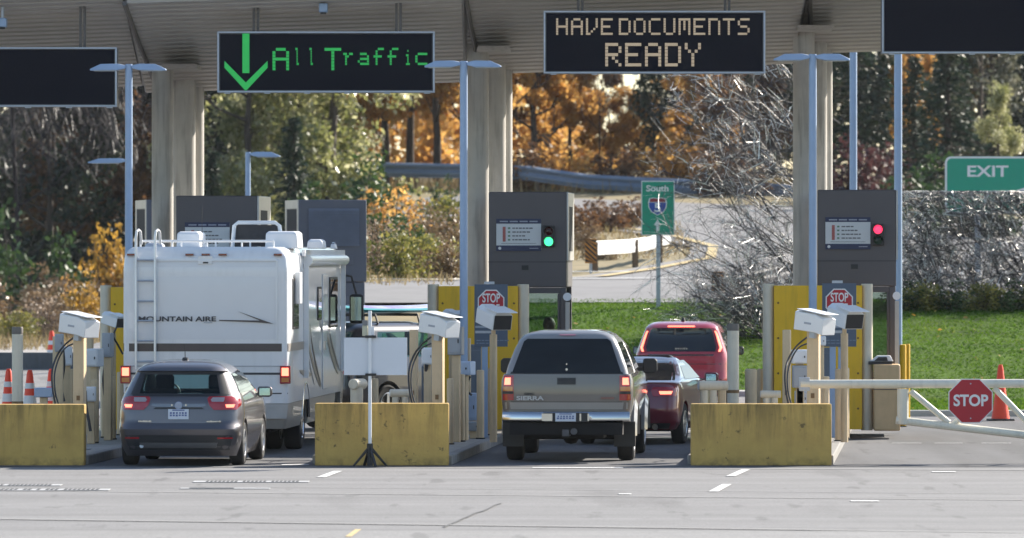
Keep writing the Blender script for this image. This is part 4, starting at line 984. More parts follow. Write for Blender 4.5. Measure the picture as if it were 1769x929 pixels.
def carbase(parent, w, y0, y1, z0, z1): MB().box(-w, w, y0, y1, z0, z1).build('underbody', UNDER, parent)

# ---- grey hatchback
d = 98.35
car = thing('hatchback', 'dark grey compact hatchback with lit brake lamps behind the white motorhome', 'car', (PX(208.3, d), d, .012), -LANE)
HB = paint('graphite_paint', (.125, .118, .128), .7, .4)
S = Shape([(.15, .24, 4.15, .82, .2, .2, .05), (.29, .10, 4.3, .875, .26, .3, .06), (.44, .03, 4.38, .905, .28, .35, .06), (.55, 0, 4.39, .912, .28, .4, .06), (.60, .035, 4.37, .915, .30, .4, .06),
           (.64, .075, 4.36, .915, .30, .4, .06), (.80, .10, 4.3, .915, .32, .4, .06), (.95, .125, 4.1, .90, .32, .4, .07), (1.02, .16, 3.75, .88, .33, .4, .07), (1.07, .20, 3.4, .86, .33, .4, .07),
           (1.22, .30, 2.95, .79, .30, .4, .07), (1.38, .40, 2.5, .70, .24, .4, .07), (1.405, .36, 2.45, .68, .22, .4, .06), (1.45, .40, 2.3, .635, .20, .4, .06), (1.50, .52, 2.1, .565, .2, .4, .06), (1.535, .68, 1.9, .47, .2, .3, .05), (1.555, .85, 1.7, .36, .18, .3, .05), (1.565, 1.05, 1.5, .24, .15, .15, .05)])
cut = [wellcut(sx_*.93, yy, .325, .26) for sx_ in (-1, 1) for yy in (.88, 3.53)]
cut.append(MB().prism([(-.66, 1.075), (.66, 1.075), (.56, 1.375), (-.56, 1.375)], -1, 6).build('cut', UNDER, smooth=0))
cut.append(MB().prism([(.55, 1.09), (.75, 1.36), (1.9, 1.40), (2.35, 1.30), (2.9, 1.09)], -2, 2, 'yz').build('cut', UNDER, smooth=0))
cut.append(MB().box(-.62, .62, .45, 2.75, .62, 1.38).build('cut', UNDER, smooth=0))
S.body('body', HB, car, cutters=cut)
S.rpatch('rear_window', [(1.045, -.68, .68), (1.07, -.70, .70), (1.36, -.595, .595), (1.385, -.56, .56)], CGLASS, car, .004, .001, 16, 3)
b = S.rpatch('window_surround', [(1.035, -.70, .70), (1.075, -.71, .71)], BLACKP, car, .007, .01)
S.rpatch('window_surround', [(1.352, -.60, .60), (1.40, -.60, .60)], BLACKP, car, .0065, .02)
for s in (-1, 1):
    S.rpatch('window_surround', [(1.06, s*.60 if s > 0 else -.735, .735 if s > 0 else -.60), (1.37, s*.53 if s > 0 else -.615, .615 if s > 0 else -.53)], BLACKP, car, .0055, .01, 4)
    S.spatch('side_window', s, [(1.08, .62, 2.75), (1.36, .84, 2.25)], DGLASS, car, .003, .008)
    q = lambda a, b_: (a, b_) if s > 0 else (-b_, -a)
    L = S.rpatch('tail_light', [(.835, *q(.52, .84)), (.90, *q(.455, .895)), (.965, *q(.43, .90)), (1.005, *q(.42, .86)), (1.035, *q(.45, .76))], LENSR, car, .014, .02, 20)
    S.rpatch('clear_lens', [(.955, *q(.49, .66)), (.985, *q(.47, .67)), (1.02, *q(.50, .67))], LENSW, L, .020, .004, 8)
    S.rpatch('brake_lamp', [(.87, *q(.70, .80)), (.915, *q(.69, .82))], LITR, L, .020, .004, 8)
    S.rpatch('reflector', [(.405, *q(.58, .80)), (.43, *q(.58, .80))], LENSR, car, .008, .01, 8)
    mirror(car, s, .90, 2.72, 1.05, HB)
    for yy in (.88, 3.53): wheel(car, s*.80, yy, .325, .215)
S.rpatch('bumper_trim', [(.24, -.83, .83), (.46, -.90, .90)], mat('bumper_black', (.028, .03, .034), .5), car, .007, .02)
S.rpatch('lower_valance', [(.27, -.55, .55), (.35, -.58, .58)], mat('valance_grey', (.10, .10, .105), .5), car, .014, .02)
S.rpatch('handle_strip', [(.875, -.34, .34), (.895, -.40, .40), (.925, -.41, .41)], mat('graphite_strip', (.16, .165, .18), .25, metal=.5, coat=1), car, .012, .02)
S.rpatch('handle_recess', [(.845, -.38, .38), (.873, -.34, .34)], BLACKP, car, .004, .02)
lettering('.', .01, CHROME, car, (0, -1, -1)) if False else None
bd = MB().lathe([(.055, .0), (.06, .008), (.05, .014)], (0, S.rear(0, .9) - .03, .9), 'y', 24).build('badge', mat('badge_blue', (.25, .3, .42), .25, metal=.4), car); bd.scale = (1, 1, 1)
b = MB(); [b.box(x, x + .022, S.rear(0, .9) - .028, S.rear(0, .9) - .01, .892, .918) for x in (-.11, .10)]; b.build('chrome_marks', CHROME, car)
plate(car, S.rear(0, .765) - .006, .772, 4)
for x0 in (-.60, .42):
    b = MB(); a = x0; rr = random.Random(int(x0*100))
    while a < x0 + .2: c = a + rr.uniform(.012, .03); b.box(a, c, S.rear(a, .66) - .012, S.rear(a, .66) + .004, .655, .675 + rr.uniform(-.004, .006)); a = c + .006
    b.build('badge_script', CHROME, car)
b = MB().box(-.62, .62, 1.15, 1.3, .7, .95); b.build('rear_seat', SEAT, car, bevel=.04)
for s in (-1, 1):
    MB().box(s*.40 - .14, s*.40 + .14, 1.72, 1.84, 1.08, 1.33).build('head_rest', SEAT, car, bevel=.05, seg=3); MB().box(s*.40 - .24, s*.40 + .24, 1.6, 1.8, .6, 1.12).build('front_seat', SEAT, car, bevel=.06)
MB().box(-.62, .62, 2.55, 2.74, .64, 1.10).build('dashboard', SEAT, car, bevel=.04)
MB().tube([(-.40 + .16*math.cos(a), 2.4, 1.02 + .16*math.sin(a)) for a in [k*math.pi/10 for k in range(0, 21)]], .014).build('steering_wheel', BLACKP, car)
an = MB().tube([(0, .98, 1.55), (0, .90, 1.80)], [.007, .004]); an.lathe([(.05, 1.56), (.045, 1.59), (.02, 1.60)], (0, .98, 0), n=12); an.build('aerial', BLACKP, car)
MB().cyl((-.55, .35, .30), (-.55, .1, .30), .03).build('exhaust', GALV, car); carbase(car, .75, .3, 4.1, .2, .34)

# ---- tan pickup with a cap
d = 100.2
car = thing('pickup', 'tan pickup with a matching cap, chrome bumper and lit tail lamps in the middle lane', 'pickup truck', (PX(663.5, d), d, .012), -LANE)
PT = paint('pewter_paint', (.125, .113, .108), .45, .34); ZP = 0
S = Shape([(.62, .10, 5.45, .93, .10, .25, .02), (.78, .085, 5.5, .965, .12, .3, .02), (.92, .08, 5.5, .985, .12, .3, .02), (1.10, .08, 5.45, .995, .12, .3, .02), (1.24, .09, 5.35, .985, .12, .3, .02), (1.33, .10, 4.2, .955, .12, .3, .02)])
cut = [wellcut(s*.98, yy, .385, .26) for s in (-1, 1) for yy in (1.30, 4.85)]
S.body('body', PT, car, cutters=cut)
CP = Shape([(1.328, .11, 2.15, .925, .10, .05, .02), (1.45, .15, 2.12, .895, .10, .05, .02), (1.70, .25, 2.05, .80, .10, .05, .03), (1.84, .32, 2.0, .73, .12, .05, .03), (1.91, .36, 1.98, .67, .14, .05, .03), (1.96, .44, 1.95, .56, .16, .05, .03), (1.985, .56, 1.9, .42, .16, .05, .03)])
CP.body('canopy_cap', paint('cap_paint', (.27, .265, .265), .15, .3), car)
CB = Shape([(1.328, 2.25, 4.2, .93, .1, .3, .02), (1.5, 2.3, 3.8, .87, .1, .3, .03), (1.75, 2.4, 3.35, .76, .1, .3, .03), (1.85, 2.5, 3.2, .68, .1, .3, .03), (1.88, 2.6, 3.1, .55, .1, .3, .03)])
CB.body('cab', PT, car)
CP.rpatch('cap_window', [(1.345, -.80, .80), (1.37, -.815, .815), (1.82, -.655, .655), (1.86, -.60, .60)], DGLASS, car, .010, .02)
CP.rpatch('window_seal', [(1.33, -.85, .85), (1.365, -.84, .84)], BLACKP, car, .006, .02)
CP.rpatch('third_brake_light', [(1.905, -.12, .12), (1.93, -.12, .12)], mat('dull_pink_lens', (.35, .16, .2), .3), car, .012, .02, 6)
b = MB().cyl((0, CP.rear(0, 1.42) - .03, 1.40), (0, CP.rear(0, 1.42), 1.40), .018); b.cyl((0, CP.rear(0, 1.42) - .03, 1.48), (0, CP.rear(0, 1.42) + .02, 1.48), .012); b.build('cap_latch', CHROME, car)
tg = S.rpatch('tailgate', [(.915, -.78, .78), (1.315, -.78, .78)], PT, car, .010, .02, 10, 4)
S.rpatch('handle', [(1.175, -.14, .14), (1.275, -.14, .14)], BLACKP, tg, .024, .02, 8)
S.rpatch('roll_pan', [(.80, -.92, .92), (.905, -.93, .93)], paint('pan_paint', (.25, .24, .23), .15, .3), car, .008, .02)
S.rpatch('tailgate_gap', [(.903, -.93, .93), (.917, -.93, .93)], BLACKP, car, .004, .02)
lettering('SIERRA', .085, mat('dull_chrome', (.48, .48, .48), .4), tg, (-.55, S.rear(0, 1) - .034, .965), .003, 1.55); lettering('GMC', .045, BLACKP, tg, (-.56, S.rear(0, 1) - .034, 1.03), .002, 1.6)
lettering('CLASSIC', .055, mat('dull_red_script', (.22, .10, .08), .5), tg, (.62, S.rear(0, 1) - .034, .965), .001, 1.1) if False else MB().box(.52, .72, S.rear(0, 1) - .04, S.rear(0, 1) - .030, .955, .985).build('red_script', mat('dull_red_script', (.22, .10, .08), .5), tg)
for s in (-1, 1):
    q = lambda a, b_: (a, b_) if s > 0 else (-b_, -a)
    L = S.rpatch('tail_light', [(.935, *q(.795, .965)), (1.31, *q(.795, .945))], LENSR, car, .014, .03, 6, 5)
    S.rpatch('brake_lamp', [(1.17, *q(.84, .935)), (1.275, *q(.84, .925))], LITR, L, .019, .006, 6)
    S.rpatch('amber_lens', [(1.075, *q(.81, .955)), (1.14, *q(.81, .95))], LENSO, L, .018, .006, 6)
    S.rpatch('dark_bar', [(1.03, *q(.80, .96)), (1.07, *q(.80, .96))], BLACKP, L, .0185, .006, 6)
    CP.spatch('cap_side_window', s, [(1.42, .40, 1.95), (1.80, .50, 1.9)], DGLASS, car, .004, .01)
    CB.spatch('side_window', s, [(1.36, 2.5, 3.7), (1.72, 2.6, 3.3)], DGLASS, car, .004, .01)
    mirror(car, s, 1.00, 3.45, 1.40, BLACKP, False, .22, .23)
    for yy in (1.30, 4.85):
        wheel(car, s*.845, yy, .385, .25)
        b = MB(); P = [(yy + .47*math.cos(a), .385 + .47*math.sin(a)) for a in [math.pi*k/14 for k in range(15)]]; Q = [(yy + .56*math.cos(a), .385 + .56*math.sin(a)) for a in [math.pi*k/14 for k in range(15)]]
        b.rings([[(s*.96, p[0], p[1]), (s*1.03, p[0], p[1]), (s*.985, q_[0], q_[1]), (s*.93, q_[0], q_[1])] for p, q_ in zip(P, Q)]); b.build('fender_flare', paint('flare_paint', (.2, .19, .18), .15, .35), car)
    MB().box(s*.845 - .16, s*.845 + .16, .74, .755, .22, .60).build('mud_flap', BLACKP, car)
bp = []
for x in [k*.96/12*1.0 for k in range(-12, 13)]:
    cu = .10*(abs(x)/.96)**3; dz = .02 if abs(x) > .30 else 0
    bp.append([(x, y + cu, z) for y, z in ((-.10, .60 + dz*1.2), (-.135, .64), (-.14, .72), (-.11, .765), (.05, .77), (.05, .60))])
MB().rings(bp).build('bumper', CHROME, car, smooth=50)
MB().box(-.34, .34, -.150, -.1, .61, .755).build('bumper_recess', BLACKP, car, bevel=.01)
plate(car, -.153, .685, 8, .31, .125)
b = MB(); b.box(-.36, -.20, -.156, -.15, .63, .74); b.build('bumper_pad', CHROME, car); b = MB(); b.box(.21, .235, -.156, -.15, .63, .74); b.box(.33, .355, -.156, -.15, .63, .74); b.build('bumper_pad', CHROME, car)
MB().box(-.85, .85, -.04, .35, .42, .60).build('frame', UNDER, car); carbase(car, .55, .3, 5.2, .36, .64)
b = MB().box(-.05, .05, -.16, .3, .40, .50); b.cyl((.12, -.1, .47), (.12, .1, .47), .05); b.build('tow_hitch', mat('hitch_steel', (.10, .10, .11), .5, metal=.5), car)
b = MB().cyl((-.75, 1.30, .385), (.75, 1.30, .385), .07); b.lathe([(.02, -.16), (.14, -.08), (.16, 0), (.14, .08), (.02, .16)], (0, 1.30, .40), 'x', 16); b.build('axle', UNDER, car)

# ---- red sedan half hidden
d = 109.2
car = thing('sedan', 'dark red sedan half hidden behind the right side of the tan pickup', 'car', (PX(731, d), d, .012), -LANE - 6.5); car.scale = (.95, 1, 1)
RD = paint('dark_red_paint', (.15, .008, .022), .15, .28)
S = Shape([(.25, .2, 4.6, .82, .2, .2, .08), (.36, .06, 4.75, .89, .25, .3, .08), (.55, .0, 4.8, .915, .26, .35, .08), (.75, .03, 4.75, .92, .28, .4, .08), (.92, .07, 4.6, .91, .28, .4, .08), (.99, .12, 4.2, .89, .28, .4, .08), (1.03, .22, 3.5, .87, .3, .4, .08), (1.05, .60, 3.35, .83, .3, .4, .08),
           (1.15, .95, 3.1, .77, .25, .4, .06), (1.3, 1.32, 2.7, .69, .22, .4, .06), (1.40, 1.65, 2.4, .60, .2, .4, .05), (1.44, 1.9, 2.2, .48, .2, .3, .05)])
S.body('body', RD, car, cutters=[wellcut(s*.93, yy, .335, .26) for s in (-1, 1) for yy in (1.0, 3.85)])
S.rpatch('rear_window', [(1.055, -.76, .76), (1.15, -.72, .72), (1.37, -.58, .58)], glassmat('sedan_glass', (.1, .12, .14), .05, .03), car, .006, .01)  # plain dark glass, nearly opaque
S.rpatch('number_recess', [(.58, -.26, .26), (.72, -.26, .26)], BLACKP, car, .006, .02)
S.rpatch('valance', [(.26, -.85, .85), (.36, -.88, .88)], BLACKP, car, .008, .02)
for s in (-1, 1):
    q = lambda a, b_: (a, b_) if s > 0 else (-b_, -a)
    L = S.rpatch('tail_light', [(.80, *q(.50, .87)), (.90, *q(.46, .89)), (.95, *q(.50, .86))], LENSR, car, .012, .02, 14)
    S.rpatch('brake_lamp', [(.835, *q(.62, .80)), (.885, *q(.60, .82))], LITR, L, .018, .004, 8)
    S.spatch('side_window', s, [(1.06, 1.5, 3.1), (1.36, 1.85, 2.5)], DGLASS, car, .004, .01)
    mirror(car, s, .93, 3.0, 1.06, RD, True, .24, .16)
    for yy in (1.0, 3.85): wheel(car, s*.81, yy, .335, .22)
    MB().cyl((s*.55, .12, .30), (s*.55, -.02, .30), .05).build('exhaust', CHROME, car)
carbase(car, .75, .3, 4.5, .22, .36)

# ---- red crossover
d = 136
car = thing('crossover', 'bright red boxy crossover with upright lit tail lamps, turning onto the side road', 'car', (PX(797.5, d), d, .018), -LANE - 1)
RS = paint('red_paint', (.38, .008, .022), .1, .28)
S = Shape([(.24, .2, 4.1, .84, .2, .2, .06), (.36, .05, 4.3, .93, .25, .3, .06), (.52, 0, 4.38, .955, .27, .35, .06), (.72, .05, 4.35, .96, .28, .4, .06), (.95, .08, 4.2, .955, .28, .4, .06), (1.08, .10, 3.6, .93, .28, .4, .06), (1.2, .14, 3.2, .89, .26, .4, .06), (1.45, .22, 2.7, .80, .22, .4, .06), (1.60, .22, 2.5, .74, .2, .4, .06), (1.66, .30, 2.3, .69, .2, .4, .06), (1.71, .5, 2.1, .60, .2, .3, .05), (1.73, .8, 1.9, .45, .2, .3, .05)])
S.body('body', RS, car, cutters=[wellcut(s*.97, yy, .34, .26) for s in (-1, 1) for yy in (.95, 3.5)])
S.rpatch('rear_window', [(1.12, -.70, .70), (1.22, -.72, .72), (1.55, -.63, .63), (1.60, -.58, .58)], glassmat('smoked_glass', (.2, .25, .3), .12, .03), car, .006, .01)
S.rpatch('black_band', [(1.03, -.66, .66), (1.07, -.68, .68)], mat('dark_red_band', (.06, .004, .012), .2, coat=1), car, .007, .01)
S.rpatch('high_brake_lamp', [(1.625, -.28, .28), (1.65, -.27, .27)], LITR, car, .012, .02, 8)
S.rpatch('bumper_trim', [(.27, -.88, .88), (.56, -.93, .93)], mat('bumper_black', (.028, .03, .034), .5), car, .008, .02)
S.rpatch('bumper_strip', [(.42, -.6, .75), (.45, -.6, .75)], GALV, car, .016, .02)
S.rpatch('skirt_crease', [(.86, -.92, .92), (.875, -.92, .92)], mat('dark_red_band', (.06, .004, .012), .2, coat=1), car, .004, .01)
lettering('. .', .01, CHROME, car, (0, 0, -2)) if False else None
b = MB(); rr = random.Random(2); a = -.12
while a < .12: c = a + rr.uniform(.02, .04); b.box(a, c, S.rear(a, 1.18) - .016, S.rear(a, 1.18) - .0, 1.165, 1.195); a = c + .012
b.build('badge_script', CHROME, car); plate(car, S.rear(0, .70) - .006, .70, 5)
for s in (-1, 1):
    q = lambda a, b_: (a, b_) if s > 0 else (-b_, -a)
    L = S.rpatch('tail_light', [(1.10, *q(.73, .88)), (1.2, *q(.75, .87)), (1.50, *q(.68, .765)), (1.57, *q(.66, .72))], LENSR, car, .012, .02, 6)
    S.rpatch('brake_lamp', [(1.12, *q(.755, .80)), (1.2, *q(.785, .835)), (1.48, *q(.70, .74)), (1.54, *q(.672, .705))], LITR, L, .018, .004, 4)
    S.spatch('side_window', s, [(1.12, .6, 2.9), (1.5, .8, 2.5)], DGLASS, car, .004, .01)
    mirror(car, s, .94, 2.8, 1.10, BLACKP, True, .22, .18)
    for yy in (.95, 3.5): wheel(car, s*.83, yy, .34, .22)
MB().lathe([(.05, 1.73), (.03, 1.80), (.005, 1.81)], (0, .95, 0), n=10).build('aerial', BLACKP, car); carbase(car, .78, .3, 4.0, .22, .36)
MB().box(-.5, -.2, 1.7, 1.82, 1.12, 1.45).build('front_seat', SEAT, car, bevel=.05)

# ---- dark car with a paddle board on the roof
d = 118.4
car = thing('estate_car', 'dark grey estate car turning right beyond the motorhome, with a board on its roof', 'car', (PX(368, d), d, .012), -42); car.scale = (1, 1, 1.2)
DK = paint('dark_blue_paint', (.04, .045, .06), .1, .3)
S = Shape([(.25, .2, 4.5, .84, .2, .2, .06), (.36, .05, 4.65, .90, .25, .3, .06), (.6, .02, 4.7, .93, .27, .35, .06), (.9, .06, 4.55, .92, .28, .4, .06), (1.05, .12, 3.7, .88, .28, .4, .06), (1.25, .24, 3.15, .80, .24, .4, .06), (1.5, .42, 2.6, .69, .2, .4, .06), (1.57, .55, 2.4, .60, .2, .4, .05), (1.6, .8, 2.2, .45, .2, .3, .05)])
S.body('body', DK, car, cutters=[MB().prism([(.80, 1.10), (1.0, 1.43), (1.72, 1.45), (1.72, 1.10)], -2, 2, 'yz').build('cut', UNDER, smooth=0), MB().prism([(1.86, 1.10), (1.86, 1.45), (2.5, 1.45), (3.1, 1.10)], -2, 2, 'yz').build('cut', UNDER, smooth=0), MB().prism([(-.60, 1.12), (.60, 1.12), (.50, 1.43), (-.50, 1.43)], -1, 6).build('cut', UNDER, smooth=0), MB().box(-.60, .60, .55, 3.0, .65, 1.45).build('cut', UNDER, smooth=0)] + [wellcut(s*.95, yy, .34, .26) for s in (-1, 1) for yy in (.95, 3.7)])
S.rpatch('rear_window', [(1.08, -.68, .68), (1.46, -.56, .56)], glassmat('teal_glass', (.55, .85, .85), .78, .03), car, .006, .01)
S.rpatch('bumper_trim', [(.27, -.85, .85), (.52, -.9, .9)], BLACKP, car, .008, .02)
for s in (-1, 1):
    q = lambda a, b_: (a, b_) if s > 0 else (-b_, -a)
    L = S.rpatch('tail_light', [(.84, *q(.64, .90)), (1.04, *q(.68, .88))], LENSR, car, .012, .02, 8)
    S.rpatch('clear_lens', [(.95, *q(.72, .86)), (1.01, *q(.72, .86))], LENSW, L, .018, .004, 6)
    S.spatch('side_window', s, [(1.08, .7, 3.2), (1.45, .9, 2.6)], glassmat('teal_glass', (.55, .85, .85), .78, .03), car, .004, .01)
    mirror(car, s, .90, 3.1, 1.1, DK, True)
    for yy in (.95, 3.7): wheel(car, s*.82, yy, .34, .22)
plate(car, S.rear(0, .72) - .006, .72, 9); carbase(car, .75, .3, 4.4, .22, .36)
for yy in (1.0, 2.1): MB().tube([(-.62, yy, 1.57), (-.56, yy, 1.70), (.56, yy, 1.70), (.62, yy, 1.57)], .022).build('rack_bar', BLACKP, car)
BD = mat('board_teal', (.03, .30, .34), .35, var=.4, scale=1.2, coat=.4); BD2 = mat('board_violet', (.22, .12, .42), .35, col2=(.55, .6, .75), scale=2.5, coat=.4)
bx, by = car.location.x + .95, car.location.y + 1.05
t = thing('paddle_board', 'teal and violet paddle board tied on the roof of the dark car', 'paddle board', (bx, by, 2.08), -42)
rs = []; L = 3.5
for k in range(21):
    u = k/20; y = -1.0 + L*u; w = .38*math.sin(math.pi*min(1, .06 + .9*u))**.55; zz = .10*(2*abs(u - .45))**3
    rs.append([(w*math.cos(a), y, zz + .05 + .055*math.sin(a)) for a in [2*math.pi*i/16 for i in range(16)]])
MB().rings(rs).build('hull', BD, t); rs2 = [[(p[0]*.8, p[1], p[2] + .03) for p in r] for r in rs[3:-2]]
MB().rings(rs2).build('deck_pad', BD2, t)
# ---- motorhome
d = 104.2
rv = thing('motorhome', 'tall white motorhome with a rear ladder and brown stripe in the left lane', 'motorhome', (PX(240.5, d), d, .012), -LANE)
W = 1.295; q = lambda x: (x - 240.5)*1.47417*d/FOC
z_ = lambda y: PZ(y, d) - .012
WR = mat('motorhome_white', (.76, .77, .79), .35, var=.02, scale=.7, coat=.6, grime=.07); TP = mat('motorhome_taupe', (.36, .33, .29), .4, var=.04, coat=.4); BR = mat('stripe_brown', (.075, .06, .06), .4); BR2 = mat('stripe_dark', (.03, .035, .05), .4)
S = Shape([(.80, .02, 9.9, W, .07, .4, .015), (1.6, .0, 10, W, .07, .5, .015), (2.9, .0, 9.9, W, .07, .5, .015), (3.10, .02, 9.7, W - .015, .09, .5, .015), (3.20, .07, 9.5, W - .06, .12, .5, .015), (3.25, .14, 9.3, W - .14, .14, .5, .015)])
S.body('shell', WR, rv)
LO = Shape([(.40, .10, 9.7, W - .05, .06, .3, .01), (.55, .04, 9.85, W - .01, .07, .3, .015), (.795, .02, 9.9, W, .07, .4, .015)])
LO.body('skirt', TP, rv, cutters=[MB().cyl((s*1.3 - .5, yy, .5), (s*1.3 + .5, yy, .5), .56, n=32).build('cut', UNDER, smooth=0) for s in (-1, 1) for yy in (3.0, 8.6)])
pn = S.rpatch('recessed_panel', [(1.80, -1.10, 1.10), (2.98, -1.10, 1.10), (3.04, -1.07, 1.07)], mat('motorhome_panel', (.70, .71, .74), .35, var=.02, coat=.5), rv, .004, .01)
S.rpatch('panel_lip', [(3.03, -1.12, 1.12), (3.07, -1.10, 1.10)], WR, rv, .03, .03)
for s in (-1, 1): S.rpatch('panel_lip', [(1.8, *((1.10, 1.13) if s > 0 else (-1.13, -1.10))), (3.03, *((1.10, 1.13) if s > 0 else (-1.13, -1.10)))], WR, rv, .022, .03, 2)
S.rpatch('brown_stripe', [(z_(332.5), -1.29, 1.29), (z_(325), -1.29, 1.29)], BR, rv, .007, .01, 24)
S.rpatch('dark_pinstripe', [(z_(354.5), -1.29, 1.29), (z_(352.5), -1.29, 1.29)], BR2, rv, .0065, .01, 24)
S.rpatch('grey_pinstripe', [(z_(347), -1.29, 1.29), (z_(346), -1.29, 1.29)], mat('stripe_grey', (.4, .42, .46), .4), rv, .006, .01, 24)
LO.rpatch('rear_cap_lower', [(.56, -1.26, 1.26), (.785, -1.285, 1.285)], mat('motorhome_lower', (.50, .49, .47), .4, coat=.4), rv, .03, .04, 24)
S.rpatch('lower_seam', [(z_(372.8), -1.29, 1.29), (z_(371.6), -1.29, 1.29)], BR2, rv, .006, .01, 24)
lettering('MOUNTAIN AIRE', .105, BR2, rv, (q(207.5), S.rear(0, 2) - .018, z_(302)), .003, 1.52)
MB().prism([(q(257), z_(302.6)), (q(305), z_(303.2)), (q(280), z_(295)), (q(279), z_(294.6)), (q(321), z_(306.3)), (q(303), z_(305)), (q(257), z_(303.6))], S.rear(0, 2) - .020, S.rear(0, 2) - .012).build('arrow_graphic', BR, rv, smooth=0)
MB().box(q(239), q(249), S.rear(0, 2) - .018, S.rear(0, 2) - .012, z_(305.7), z_(304.8)).build('small_script', mat('stripe_grey', (.4, .42, .46), .4), rv)
for px in (153, 222, 241, 261, 326): MB().box(q(px) - .065, q(px) + .065, -.02, .09, z_(241) - .014, z_(241) + .018).build('marker_light', mat('marker_red', (.15, .008, .014), .25, coat=1), rv, bevel=.006)
cb = MB().box(q(232), q(249), -.014, .05, z_(250), z_(242)).build('camera_cover', WR, rv, bevel=.004); MB().box(q(238), q(244), -.022, -.015, z_(249.2), z_(247.8)).build('lens', BLACKP, cb)
for s in (-1, 1):
    x0, x1 = (q(328.5), q(341)) if s > 0 else (q(140.5), q(153))
    L = MB().box(x0, x1, -.03, .05, z_(363), z_(346)).build('tail_light', LENSR, rv, bevel=.012)
    MB().box(x0 + .03, x1 - .03, -.037, -.031, z_(355.5), z_(348)).build('brake_lamp', LITR, L); MB().box(x0 + .025, x1 - .025, -.036, -.031, z_(361.5), z_(357.5)).build('amber_lens', LENSO, L)
# ladder
b = MB()
for px in (159.5, 182):
    b.tube([(q(px), -.075, z_(349)), (q(px), -.075, z_(225)), (q(px) + .01, -.06, z_(219)), (q(px) + .03, .02, z_(217.5)), (q(px) + .05, .10, z_(219)), (q(px) + .06, .14, z_(231))], .021)
    for y in (245, 265.5, 285, 303, 322, 342): b.cyl((q(px), -.075, z_(y)), (q(px), .02, z_(y)), .014, n=8)
b.build('ladder', mat('ladder_white', (.72, .72, .72), .3, metal=.3), rv)
lad = MB()
for y in (246, 265.5, 285, 303.5, 322.5, 342): lad.cyl((q(159.5), -.075, z_(y)), (q(182), -.075, z_(y)), .014, n=8)
lad.build('ladder_rungs', GALV, rv)
# roof: rack, air conditioners, dish frame, vents
b = MB(); b = None
for yy in (.25, 1.5):
    b = MB().tube([(-1.05, yy, 3.34), (1.05, yy, 3.34)], .018)
    for x in (-1.05, -.55, 0, .55, 1.05): b.cyl((x, yy, 3.24), (x, yy, 3.34), .015, n=8)
    b.build('roof_rail', WHITEP, rv)
def roofbox(px0, px1, pyt, y0, y1, name, m=WHITES):
    x0, x1 = q(px0), q(px1); zt = z_(pyt); return MB().rings([[(x, y, z) for x, y in ((x0 + e, y0 + e), (x1 - e, y0 + e), (x1 - e, y1 - e), (x0 + e, y1 - e))] for z, e in ((3.22, 0), (zt - .03, .015), (zt, .06))]).build(name, m, rv, bevel=.02)
roofbox(187, 216, 218.5, 2.2, 3.1, 'air_conditioner'); roofbox(303, 342, 218.5, 1.0, 1.9, 'air_conditioner'); roofbox(341, 361, 226, 2.6, 3.2, 'roof_vent'); roofbox(365, 372, 229, 3.2, 3.5, 'vent_cap')
roofbox(163, 186, 229.5, .6, .9, 'vent_cap', GALV)
x0, x1 = q(258), q(318); zt = z_(209.5); b = MB(); b.tube([(x0, 1.8, 3.22), (x0 + .03, 1.8, zt - .06), (x0 + .09, 1.8, zt - .01), (x1 - .12, 1.8, zt - .01), (x1 - .05, 1.8, zt - .06), (x1, 1.8, 3.22)], .032); b.build('hatch_frame', WHITEP, rv)
MB().box(x0 + .05, x1 - .07, 1.83, 1.86, 3.26, zt - .05).build('hatch_screen', mat('dark_screen', (.025, .024, .03), .5, var=.4, scale=9), rv)
MB().tube([(q(227), 1.2, 3.22), (q(226.5), 1.2, 3.9)], .004).build('aerial', BLACKP, rv)
# right side: awning, windows, door, swooshes, wheels
sdx = W
aw = MB().cyl((sdx + .06, 2.6, 3.03), (sdx + .06, 9.2, 3.03), .085, n=16).build('awning', WHITEP, rv); 
for yy in (2.65, 9.15): MB().box(sdx + .004, sdx + .08, yy - .045, yy + .045, 1.15, 2.97).build('awning_arm', WHITEP, aw)
MB().box(sdx + .002, sdx + .05, 2.3, 9.4, 3.10, 3.20).build('gutter', WHITES, rv)
def sidewin(y0, y1, z0, z1, nm='side_window'): 
    o = MB().box(sdx + .001, sdx + .018, y0, y1, z0, z1).build(nm, BLACKP, rv, bevel=.01); MB().box(sdx + .0185, sdx + .022, y0 + .04, y1 - .04, z0 + .04, z1 - .04).build('pane', DGLASS, o); return o
sidewin(.75, 1.65, 1.95, 2.75); sidewin(4.9, 5.5, 2.05, 2.6); sidewin(7.0, 8.4, 1.9, 2.75)
MB().box(sdx + .022, sdx + .10, .95, 1.35, 2.35, 2.85).build('window_shade', WHITEP, rv, bevel=.01)
dr = MB().box(sdx + .001, sdx + .016, 5.75, 6.5, .9, 2.8).build('entry_door', WR, rv, bevel=.008); MB().box(sdx + .017, sdx + .05, 5.82, 5.9, 1.55, 1.7).build('handle', CHROME, dr)
MB().box(sdx + .001, sdx + .008, .1, 2.6, z_(332.5), z_(325)).build('brown_stripe', mat('stripe_pale', (.28, .25, .23), .4), rv)  # side stripe is a paler brown than the rear one
SW1 = mat('swoosh_taupe', (.30, .25, .20), .4); SW2 = mat('swoosh_grey', (.35, .36, .38), .4)
